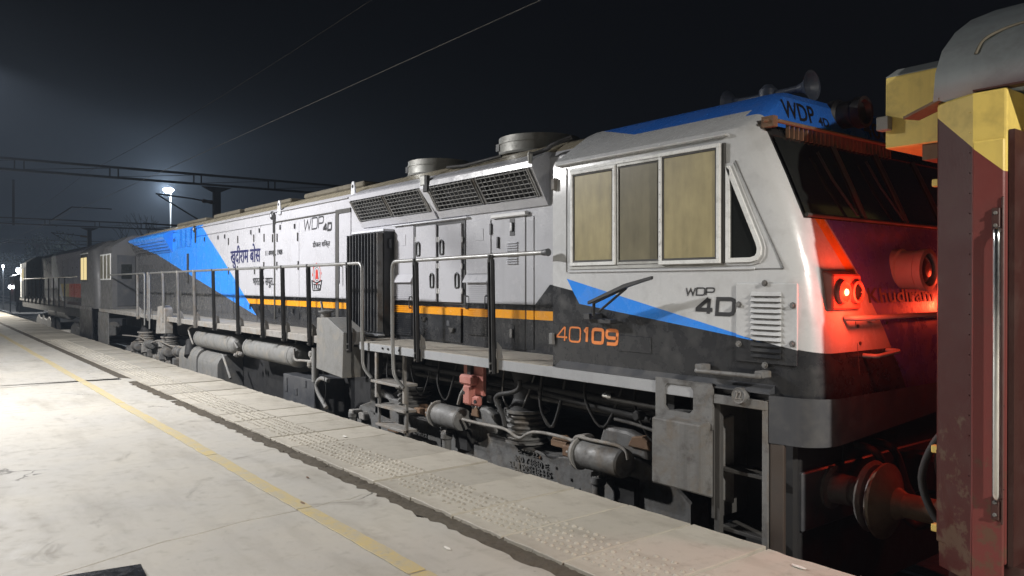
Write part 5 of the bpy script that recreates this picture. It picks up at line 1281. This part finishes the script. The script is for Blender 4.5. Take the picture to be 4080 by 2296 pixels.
MB().tube([(x_far + 2.5, RY - .02, RZ + .02), (x_near - 2.55, RY - .02, RZ + .02)], .021, 8).build('handrail', 'steel', L2)
for k in range(7):
    MB().box(x_near - 5.0 - k * 1.5, x_near - 3.6 - k * 1.5, YH - .01, YH - .0005, 1.03, 2.6).build('hood_door', 'livery_second_reflection', L2)
air_tank(L2, -36.6, -34.4, 4.55, .5, .2); air_tank(L2, -34.1, -31.9, 4.55, .5, .2)
for a, b_ in ((-33.0, -28.0), (-43.0, -38.0)):
    side_frame(L2, a, b_, 4.66, .14, 'under_grey')
    for t in (.15, .51, .87): wheel(L2, a + (b_ - a) * t)
for y in (YT - .978, YT + .978): MB().lathe((x_near - .2, y, .26), (1, 0, 0), [(0, .12), (.2, .1), (.21, .2), (.25, .21), (.26, .05)], 18).build('buffer', 'under_grey', L2)
MB().box(x_near - 2.4, x_near - .25, YF + .01, YF + .04, -.5, .81).build('step_panel', 'black_paint', L2)
MB().box(x_near - .45, x_near - .15, 4.46, 2 * YT - 4.46, .02, .55).build('buffer_beam', 'dark_paint', L2)
MB().box(x_far - .02, x_far + .16, YC + .2, YC + .26, .95, 2.7).build('corner_post', 'frame_white', L2)
MB().box(x_far + .22, x_far + .60, YC - .012, YC + .002, .95, 2.62).build('corner_stripe', 'frame_white', L2)
MB().py([(x_far + .25, 1.75), (x_far + .8, 1.75), (x_far + .8, 1.92), (x_far + .25, 1.92)], YC - .03, YC - .021).build('lit_pane', 'window_white', L2)
MB().lathe((x_near - 4.9, YH, 2.72), (0, -1, 0), [(0, .09), (.05, .09), (.06, .03)], 14).build('lifting_eye', 'black_paint', L2)
MB().box(x_near - 4.9, x_near - 3.9, YH - .03, YH, 2.70, 2.74).build('drip_rail', 'black_paint', L2)

# ------------------------------------------------------------------ coach on the right
CO = thing('passenger_coach', 'maroon passenger coach with yellow corner and grey roof at the right edge', 'coach', (3.0, YT, ZR))
YGW = 4.55
XC = -1.84; YS = 4.13; XT = -1.62; XD = -1.47; XEnd = 9.0
roof = [(4.20, 2.55), (4.225, 2.70), (4.30, 2.83), (4.46, 2.96), (4.66, 3.07), (5.0, 3.2), (5.4, 3.30), (YT, 3.34)]
roof = roof + [(2 * YT - y, z) for y, z in roof[-2::-1]]
def end_strip(z0, z1): return [(XC, 4.26, z0), (XT, YS, z0)], z0, z1
def coach_paint():
    m, nt, b = nodes_of('coach_side_paint')
    x, y, z = sep(nt)
    a0, a1 = P(3718, 462, 4.22), P(4005, 682, 4.13)
    lim = nmath(nt, 'SUBTRACT', a0[1], nmath(nt, 'MULTIPLY', nmath(nt, 'SUBTRACT', x, a0[0]), (a0[1] - a1[1]) / (a1[0] - a0[0])))
    lim = nmath(nt, 'MAXIMUM', lim, a1[1])
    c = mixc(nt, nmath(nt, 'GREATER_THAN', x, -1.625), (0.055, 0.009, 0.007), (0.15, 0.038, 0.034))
    c = mixc(nt, nmath(nt, 'GREATER_THAN', z, lim), c, (0.66, 0.50, 0.13))
    wear = ramp(nt, nmath(nt, 'SUBTRACT', noise(nt, 9, 6, 0.7), nmath(nt, 'MULTIPLY', z, 0.16)), 0.44, 0.52)
    c = mixc(nt, nmath(nt, 'MULTIPLY', wear, 0.75), c, (0.10, 0.065, 0.04))
    grime(nt, b, c, (0.07, 0.035, 0.025), 0.35, (0.34, 0.5), True, 0.0); b.inputs['Specular IOR Level'].default_value = 0.3
    h = nmath(nt, 'ADD', nmath(nt, 'MULTIPLY', noise(nt, 2.4, 2, 0.4), 2.0), nmath(nt, 'MULTIPLY', noise(nt, 70, 3, 0.6), 0.4))
    bump(nt, b, h, 0.12, 0.010)
    MATS['coach_side_paint'] = m
coach_paint()
ZB0 = 0.13
plan = [(XC, 4.245), (XT, YS), (XD, YS), (XD, YS + .30), (-.60, YS + .30), (-.60, YS), (XEnd, YS), (XEnd, 2 * YT - YS), (XT, 2 * YT - YS), (XC, 2 * YT - 4.245)]
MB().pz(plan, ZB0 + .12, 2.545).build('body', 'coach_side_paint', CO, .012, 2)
# lower skirt flares at the corner
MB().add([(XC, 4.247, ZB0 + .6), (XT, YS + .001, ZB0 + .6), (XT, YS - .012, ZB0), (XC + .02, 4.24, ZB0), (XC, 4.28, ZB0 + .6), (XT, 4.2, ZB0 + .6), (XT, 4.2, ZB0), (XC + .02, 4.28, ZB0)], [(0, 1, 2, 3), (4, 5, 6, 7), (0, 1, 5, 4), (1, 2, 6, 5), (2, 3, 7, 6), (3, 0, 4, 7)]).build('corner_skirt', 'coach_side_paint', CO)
MB().box(XT + .001, XEnd, YS + .02, 2 * YT - YS - .02, ZB0, ZB0 + .12).build('sole_bar', 'maroon_dark', CO)
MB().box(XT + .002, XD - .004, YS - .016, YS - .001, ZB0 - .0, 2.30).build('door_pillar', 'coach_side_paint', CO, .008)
MB().box(XD - .016, XD - .004, YS - .024, YS - .0165, .45, 2.02).build('door_bead', 'maroon_dark', CO, .004)
dr = MB().box(XD + .02, -.62, YS + .22, YS + .26, ZB0 + .1, 2.25).build('door', 'maroon_dark', CO, .006)
MB().box(XD + .25, -.85, YS + .21, YS + .22, 1.35, 2.0).build('door_pane', 'dark_glass', dr)
MB().box(XD + .005, XD + .03, YS + .01, YS + .2, ZB0 + .12, 2.34).build('door_jamb', 'maroon_dark', CO)
for xw_ in (0.2, 1.6, 3.0, 4.4, 5.8):
    wn = MB().box(xw_, xw_ + .95, YS - .012, YS, 1.2, 2.0).build('coach_window', 'frame_white', CO, .006); MB().box(xw_ + .05, xw_ + .9, YS - .018, YS - .0125, 1.25, 1.95).build('pane', 'dark_glass', wn)
MB().pxx(roof, XC, XEnd).build('roof', 'coach_roof', CO)
for o_ in CO.children:
    if o_.name.startswith('roof'):
        for p in o_.data.polygons: p.use_smooth = len(p.vertices) == 4
def on_roof(y):
    for (ya, za), (yb, zb) in zip(roof[:-1], roof[1:]):
        if ya <= y <= yb: return za + (zb - za) * (y - ya) / (yb - ya)
    return 2.6
arc_tube(CO, 'rain_strip', [(XC + .18, 4.26, on_roof(4.26) + .005), (XC + .20, 4.31, on_roof(4.31) + .006), (XC + .27, 4.37, on_roof(4.37) + .006), (XC + .36, 4.39, on_roof(4.39) + .006), (XC + .45, 4.40, on_roof(4.40) + .006), (XC + .55, 4.40, on_roof(4.40) + .006)], .008, 'roof_dark', 6, 4)
MB().tube([(XC + .55, 4.40, on_roof(4.40) + .006), (XEnd, 4.40, on_roof(4.40) + .006)], .008, 6).build('rain_strip', 'roof_dark', CO)
MB().box(XT, XEnd, 4.125, 4.20, 2.547, 2.556).build('roof_edge', 'maroon_dark', CO)
# rain-gutter tongue at the corner
MB().add([(XC - .20, 4.30, 2.52), (XC + .03, 4.20, 2.565), (XC + .04, 4.34, 2.565), (XC - .16, 4.40, 2.52), (XC - .20, 4.30, 2.505), (XC + .03, 4.20, 2.55), (XC + .04, 4.34, 2.55), (XC - .16, 4.40, 2.505)], [(0, 1, 2, 3), (4, 5, 6, 7), (0, 1, 5, 4), (1, 2, 6, 5), (2, 3, 7, 6), (3, 0, 4, 7)]).build('gutter_tongue', 'rust', CO)
# rivets along the corner strip and a panel seam
rv0 = None
for k in range(22):
    z = .35 + k * .1
    MB().lathe((XT - .018, YS + .008, z), (-.45, -.89, 0), [(-.004, .004), (.003, .003)], 6).build('rivet', 'coach_side_paint', CO)
for z in (.62, 1.02): MB().tube([(XT + .001, YS - .001, z), (XD, YS - .017, z)], .003, 4).build('panel_seam', 'maroon_dark', CO)
for y, z0_ in ((4.5, .55), (4.7, .62)):
    arc_tube(CO, 'jumper_hose', [(XC + .02, y, z0_ + .25), (XC - .10, y + .01, z0_ + .2), (XC - .20, y + .03, z0_ - .05), (XC - .12, y + .05, z0_ - .28), (XC + .04, y + .06, z0_ - .34)], .022, 'rubber', 8, 5)
# grab rail by the door
gx = XP(3972, YS - .06); zt_, zb_ = ZP(3972, 930, YS - .06), ZP(3972, 1985, YS - .06)
MB().tube(bend([(gx - .012, YS - .01, zt_ + .02), (gx - .005, YS - .05, zt_ + .015), (gx, YS - .06, zt_ - .03), (gx, YS - .06, zb_), (gx - .005, YS - .01, zb_ - .01)], .03), .0175, 14).build('grab_rail', 'chrome', CO)
for z in (zt_ + .07, zb_ - .06):
    bk = MB().box(gx - .035, gx + .0, YS - .03, YS - .016, z - .055, z + .055).build('rail_bracket', 'maroon_dark', CO, .003)
    for d in (-.03, .03): MB().lathe((gx - .018, YS - .03, z + d), (0, -1, 0), [(0, .010), (.010, .008)], 6).build('bolt', 'under_grey', bk)
# gangway hood, its tab and bracket, end fittings
xg = XP(3526, YGW)
gw = MB().pxx([(YGW, 2.40), (YGW, 2.815), (YGW + .14, 2.885), (2 * YT - YGW - .14, 2.885), (2 * YT - YGW, 2.815), (2 * YT - YGW, 2.40)], xg, XC + .01).build('gangway_hood', 'coach_yellow', CO, .006)
MB().add([(xg, YGW + .005, 2.818), (XC, YGW + .005, 2.818), (XC, YGW + .145, 2.889), (xg, YGW + .145, 2.889), (xg, YGW + .005, 2.822), (XC, YGW + .005, 2.822), (XC, YGW + .145, 2.893), (xg, YGW + .145, 2.893)], [(0, 1, 2, 3), (4, 5, 6, 7), (0, 1, 5, 4), (1, 2, 6, 5), (2, 3, 7, 6), (3, 0, 4, 7)]).build('hood_flashing', 'coach_roof', gw)
tz = ZP(3525, 497, YGW); MB().box(xg - .03, xg + .04, YGW - .05, YGW + .02, tz - .04, tz + .04).build('hood_tab', 'dusty_grey', gw, .004)
MB().box(XC - .22, XC, YGW + .02, YGW + .2, 2.31, 2.40).build('hood_bracket', 'rust', gw)
MB().box(XC - .08, XC, YGW + .1, 2 * YT - YGW - .1, .4, 2.4).build('gangway', 'rubber', CO, .02)
for z in (2.14, .72, .30): MB().box(XC - .05, XC - .001, 4.30, 4.34, z - .02, z + .02).build('end_bracket', 'coach_yellow', CO, .004)
for y in (YT - .978, YT + .978):
    bu = MB().lathe((-2.415, y, .245), (1, 0, 0), [(0, .05), (.01, .215), (.025, .235), (.04, .235), (.06, .19), (.11, .10), (.16, .075), (.36, .075), (.37, .12), (.45, .12), (.46, .16), (.58, .16)], 40).build('buffer', 'buffer_brown', CO)
    MB().lathe((-2.421, y, .245), (1, 0, 0), [(0, .19), (.005, .21), (.012, .21)], 32).build('buffer_face', 'steel', bu)
MB().box(XC, XC + .3, 4.4, 2 * YT - 4.4, .0, .5).build('headstock', 'maroon_dark', CO)
MB().box(-2.4, XC, YT - .1, YT + .1, .12, .36).build('coupler', 'soot', CO, .03)
for xx in (1.5, 4.4): wheel(CO, xx, .457)
MB().box(.8, 5.2, 4.72, 4.84, -.5, -.1).build('bogie_frame', 'soot', CO, .05)

# ------------------------------------------------------------------ overhead line
def lattice_gantry(X, label, y0, y1, ycols, zb=6.12, zt=6.55, brackets=()):
    g = thing('line_gantry', label, 'gantry', (X, ycols[0], ZR - .2))
    for z, nm in ((zb, 'lower_chord'), (zt, 'upper_chord')): MB().box(X - .07, X + .07, y0, y1, z - .045, z + .045).build(nm, 'gantry_dark', g)
    for yc in ycols:
        MB().box(X - .16, X + .16, yc - .14, yc + .14, ZR - .2, zb - .3).build('column', 'gantry_dark', g)
        MB().pxx([(yc - .2, zb - .3), (yc + .2, zb - .3), (yc + .65, zb - .09), (yc - .65, zb - .09)], X - .12, X + .12).build('column_head', 'gantry_dark', g)
    n = int((y1 - y0) / 3.4)
    for k in range(n + 1):
        y = y0 + .2 + k * 3.4
        for dy in (0, .32): MB().box(X - .03, X + .03, y + dy - .025, y + dy + .025, zb + .055, zt - .055).build('lacing', 'gantry_dark', g)
        MB().tube([(X, y + .34, zb + .05), (X, min(y + 3.4, y1), zt - .05)], .016, 4).build('lacing', 'gantry_dark', g)
    return g
g1 = lattice_gantry(-36.2, 'nearest overhead gantry of twin beams with a column below the mast lamp', -14, 30, (11.0,))
g2 = lattice_gantry(-68.4, 'middle overhead gantry of twin beams with a short column at the left', -16, 34, (11.0,))
g3 = lattice_gantry(-100.6, 'farthest faint overhead gantry low over the second locomotive', -16, 40, (11.0,))
def cantilever(g, X, yc, ins):
    c = MB().tube([(X, yc, 5.30), (X, yc - 1.15, 5.45), (X, yc - 2.6, 5.55)], .035, 6).build('cantilever_arm', 'gantry_dark', g)
    MB().tube([(X, yc - .2, 4.15), (X, yc - 2.5, 5.5)], .035, 6).build('cantilever_strut', 'gantry_dark', g)
    MB().tube([(X, yc - .15, 4.10), (X, yc - 3.1, 4.25)], .028, 6).build('register_arm', 'gantry_dark', g)
    MB().lathe((X, yc - .4, 5.35), (0, -1, .1), [(-.25, .04), (-.2, .09), (0, .07), (.2, .09), (.25, .04)], 10).build('insulator', 'rust', g)
    MB().tube([(X, yc - 2.9, 4.24), (X, yc - 2.85, 4.0), (X, yc - 1.9, 4.12)], .014, 5).build('steady_arm', 'gantry_dark', g)
cantilever(g1, -36.2, 11.0, 0); cantilever(g2, -68.4, 11.0, 0)
MB().box(-68.5, -68.35, XP(0, 1) * 0 + 5.9, 6.05, 6.0, 9.4).build('upright_post', 'gantry_dark', g2)
MB().tube([(-68.4, 8.4, 6.5), (-68.4, 9.8, 7.6), (-68.4, 12.6, 7.6)], .05, 6).build('raised_bracket', 'gantry_dark', g2)
def wire(name, label, y, z, sag=0.0, r=.008):
    pts = []
    sp = (32.2, )
    x = 40.0
    while x > -140:
        t = ((x + 4.0) % 32.2) / 32.2
        pts.append((x, y, z - sag * 4 * t * (1 - t))); x -= 2.0
    return tag(MB().tube(pts, r, 5).build(name, 'mast_grey' if name == 'contact_wire' else 'gantry_dark'), label, 'wire')
wire('contact_wire', 'lower thin overhead wire crossing the night sky above the locomotive', YT, 4.905, 0, .007)
wire('catenary_wire', 'upper faint overhead wire crossing the night sky', YT - .05, 6.25, .25, .006)

# ------------------------------------------------------------------ lamp posts
def platform_lamp(loc, power, colr, arm, soft, label):
    x, y, z = loc
    t = thing('platform_lamp', label, 'lamp post', (x, y - arm, 0))
    MB().lathe((x, y - arm, 0), (0, 0, 1), [(0, .14), (.02, .14), (.03, .075), (1.0, .07), (1.02, .055), (z + .25, .045), (z + .27, .03)], 16).build('pole', 'mast_grey', t)
    MB().tube(bend([(x, y - arm, z + .2), (x, y - arm + .3, z + .28), (x, y - .12, z + .16)], .1), .02, 8).build('arm', 'mast_grey', t)
    MB().add([(x - .09, y - .22, z + .10), (x + .09, y - .22, z + .10), (x + .09, y + .18, z + .10), (x - .09, y + .18, z + .10), (x - .06, y - .18, z + .16), (x + .06, y - .18, z + .16), (x + .06, y + .14, z + .16), (x - .06, y + .14, z + .16)], [(0, 1, 2, 3), (4, 5, 6, 7), (0, 1, 5, 4), (1, 2, 6, 5), (2, 3, 7, 6), (3, 0, 4, 7)]).build('lamp_head', 'mast_grey', t, .008)
    MB().box(x - .07, x + .07, y - .18, y + .14, z + .085, z + .099).build('diffuser', 'lamp_glow', t)
    l = bpy.data.lights.new('lamp_light', 'SPOT'); l.spot_size = R(160); l.spot_blend = .25; l.energy = power; l.color = colr; l.shadow_soft_size = soft
    lo = bpy.data.objects.new('lamp_light', l); col.objects.link(lo); lo.location = (x, y, z - .06 - soft); attach(lo, t)
    return t
platform_lamp(*LAMPS[0], 'platform lamp post just outside the left edge, lighting the locomotive')
platform_lamp(*LAMPS[1], 'added fill lamp on a taller post farther from the track, left of the frame')
platform_lamp(*LAMPS[2], 'platform lamp post to the right of the camera beside the coach')
platform_lamp(*LAMPS[3], 'distant platform lamp post near the far end of the platform')
def mast_lamp():
    x, y, z = FAR_LAMP
    t = thing('mast_lamp', 'bright white lamp on a tall thin mast beyond the train', 'lamp post', (x, y, -1.05))
    MB().lathe((x, y, -1.05), (0, 0, 1), [(0, .2), (.05, .2), (.06, .14), (z + 1.0, .10)], 12).build('pole', 'mast_grey', t)
    MB().tube([(x, y, z - .1), (x + .3, y - .3, z + .12), (x + .6, y - .5, z + .15)], .04, 6).build('arm', 'mast_grey', t)
    MB().box(x + .1, x + .9, y - .7, y - .2, z + .10, z + .2).build('lamp_head', 'mast_grey', t, .02)
    MB().lathe((x + .5, y - .45, z + .10), (0, 0, -1), [(-.1, .5), (0, .72), (.24, .68), (.5, .4), (.58, .05)], 14).build('diffuser', 'far_glow', t)
    l = bpy.data.lights.new('lamp_light', 'POINT'); l.energy = 14000; l.color = (.85, .93, 1); l.shadow_soft_size = .3
    lo = bpy.data.objects.new('lamp_light', l); col.objects.link(lo); lo.location = (x + 1.3, y - 1.0, z + .05); attach(lo, t)
mast_lamp()
# ------------------------------------------------------------------ trees and far yard
def bare_tree(loc, h, label, seed):
    random.seed(seed); t = thing('bare_tree', label, 'tree', loc)
    tr, cr = MB(), MB()
    def grow(p, d, l, r, k):
        q = p + d * l; mid = p + d * l * .5 + Vector((random.uniform(-1, 1), random.uniform(-1, 1), random.uniform(-1, 1))) * l * .07
        (tr if k == 0 else cr).tube([p, mid, q], [r, r * .85, r * .65], 5 if k < 3 else 4, False)
        if k >= 5: return
        for _ in range(3 if k < 3 else random.choice((2, 3))):
            nd = (d + Vector((random.uniform(-1, 1), random.uniform(-1, 1), random.uniform(-.35, .8))) * .75).normalized()
            grow(q, nd, l * random.uniform(.62, .82), r * .6, k + 1)
    grow(Vector(loc), Vector((0.03, 0, 1)), h * .36, h * .022, 0)
    tr.build('trunk', 'bark', t); cr.build('crown', 'bark', t)
tx = -75.0; ty = -tx * math.tan(THETA + math.atan((640 - 2040) / F_PX))
bare_tree((tx, ty, -1.05), 8.6, 'bare branching tree silhouetted below the mast lamp', 5)
def leafy(loc, h, wd, label, seed):
    random.seed(seed); t = thing('leafy_tree', label, 'tree', loc, 'dark trees beyond the yard'); x, y, z = loc
    tr = MB(); tr.tube([(x, y, z), (x + .1, y, z + h * .3), (x - .1, y, z + h * .6)], [.25, .2, .1], 7)
    for k in range(6):
        a = k * 1.05; tr.tube([(x, y, z + h * (.3 + .05 * k)), (x + math.cos(a) * wd * .5, y + math.sin(a) * wd * .5, z + h * (.5 + .06 * k))], [.1, .04], 5)
    tr.build('trunk', 'bark', t)
    cr = MB()
    cl = [(Vector((random.gauss(0, wd * .45), random.gauss(0, wd * .45), h * random.uniform(.42, .92))), random.uniform(.5, 1.1)) for _ in range(26)]
    for c, rad in cl:
        for _ in range(60):
            p = Vector((x, y, z)) + c + Vector((random.gauss(0, 1), random.gauss(0, 1), random.gauss(0, .8))) * rad * .6
            u = Vector((random.uniform(-1, 1), random.uniform(-1, 1), random.uniform(-1, 1))).normalized() * .16; v = u.orthogonal().normalized() * .1
            cr.add([p - u, p + v, p + u, p - v], [(0, 1, 2, 3)])
    cr.build('crown', 'leaf', t)
for k, (px, X, h, wd) in enumerate(((150, -125, 9.5, 3.4), (215, -122, 10.5, 3.6), (262, -128, 9.2, 3.2), (60, -140, 7.5, 3.0))):
    y = -X * math.tan(THETA + math.atan((px - 2040) / F_PX))
    leafy((X, y, -1.05), h, wd, ['dark leafy tree at the far left above the second locomotive cab', 'tallest dark leafy tree behind the second locomotive', 'right-hand dark leafy tree behind the second locomotive', 'low dark tree at the far left horizon'][k], 40 + k)
# far lights
def yard_light(px, py, X, rad, m, label, power=0, colr=(1, 1, 1)):
    y = -X * math.tan(THETA + math.atan((px - 2040) / F_PX)); z = P(px, py, y)[1]
    t = thing('yard_light', label, 'light', (X, y, -1.05), 'small lights far down the yard')
    MB().tube([(X, y, -1.05), (X, y, z - rad)], .05, 6).build('pole', 'mast_grey', t)
    MB().lathe((X, y, z), (0, 0, 1), [(-rad, rad * .3), (-rad * .5, rad * .9), (0, rad), (rad * .5, rad * .9), (rad, rad * .3)], 12).build('lamp_globe', m, t)
    MB().box(X - rad, X + rad, y - rad, y + rad, z + rad, z + rad + .06).build('lamp_cap', 'mast_grey', t)
    if power:
        l = bpy.data.lights.new('lamp_light', 'POINT'); l.energy = power; l.color = colr; l.shadow_soft_size = rad
        lo = bpy.data.objects.new('lamp_light', l); col.objects.link(lo); lo.location = (X + rad * 2.2, y - rad * 2.2, z); attach(lo, t)
yard_light(76, 1080, -85, .22, 'far_glow', 'brighter of the white yard lights left of the second locomotive', 700, (.9, .95, 1))
yard_light(41, 1144, -80, .15, 'signal_white', 'low white yard light near the platform end')
yard_light(13, 1062, -95, .12, 'signal_white', 'small white yard light at the left edge of the picture', 250, (.8, .88, 1))
# red wagon far away
wx = -78.0; wy = [-wx * math.tan(THETA + math.atan((p_ - 2040) / F_PX)) for p_ in (58, 100)]
rw = thing('red_wagon', 'dim red wagon far away beyond the platform end', 'wagon', (wx, wy[0] + .6, ZR))
MB().box(wx - 4, wx, wy[0], wy[0] + 2.6, .1, 2.3).build('body', 'maroon', rw, .05)
MB().pxx([(wy[0] - .05, 2.3), (wy[0] + .6, 2.55), (wy[0] + 2.0, 2.55), (wy[0] + 2.65, 2.3)], wx - 4, wx + .02).build('roof', 'dark_paint', rw)
MB().box(wx, wx + .02, wy[0] + .4, wy[0] + .9, 1.2, 1.9).build('window', 'dark_glass', rw)
for xx in (wx - 3.2, wx - .8):
    MB().tube([(xx, wy[0] + .4, ZR + .45), (xx, wy[0] + 2.2, ZR + .45)], .45, 16).build('wheelset', 'soot', rw)

# ------------------------------------------------------------------ night haze
m, nt, b = nodes_of('haze_air')
nt.nodes.remove(b); pv = nt.nodes.new('ShaderNodeVolumePrincipled')
pv.inputs['Color'].default_value = (0.66, 0.80, 1.0, 1); pv.inputs['Density'].default_value = 0.0012; pv.inputs['Anisotropy'].default_value = 0.25
nt.links.new(pv.outputs[0], nt.nodes['Material Output'].inputs['Volume'])
MATS['haze_air'] = m
hz = MB().box(-405, 65, -65, 305, -2.6, 24).build('haze', 'haze_air'); hz['kind'] = 'stuff'
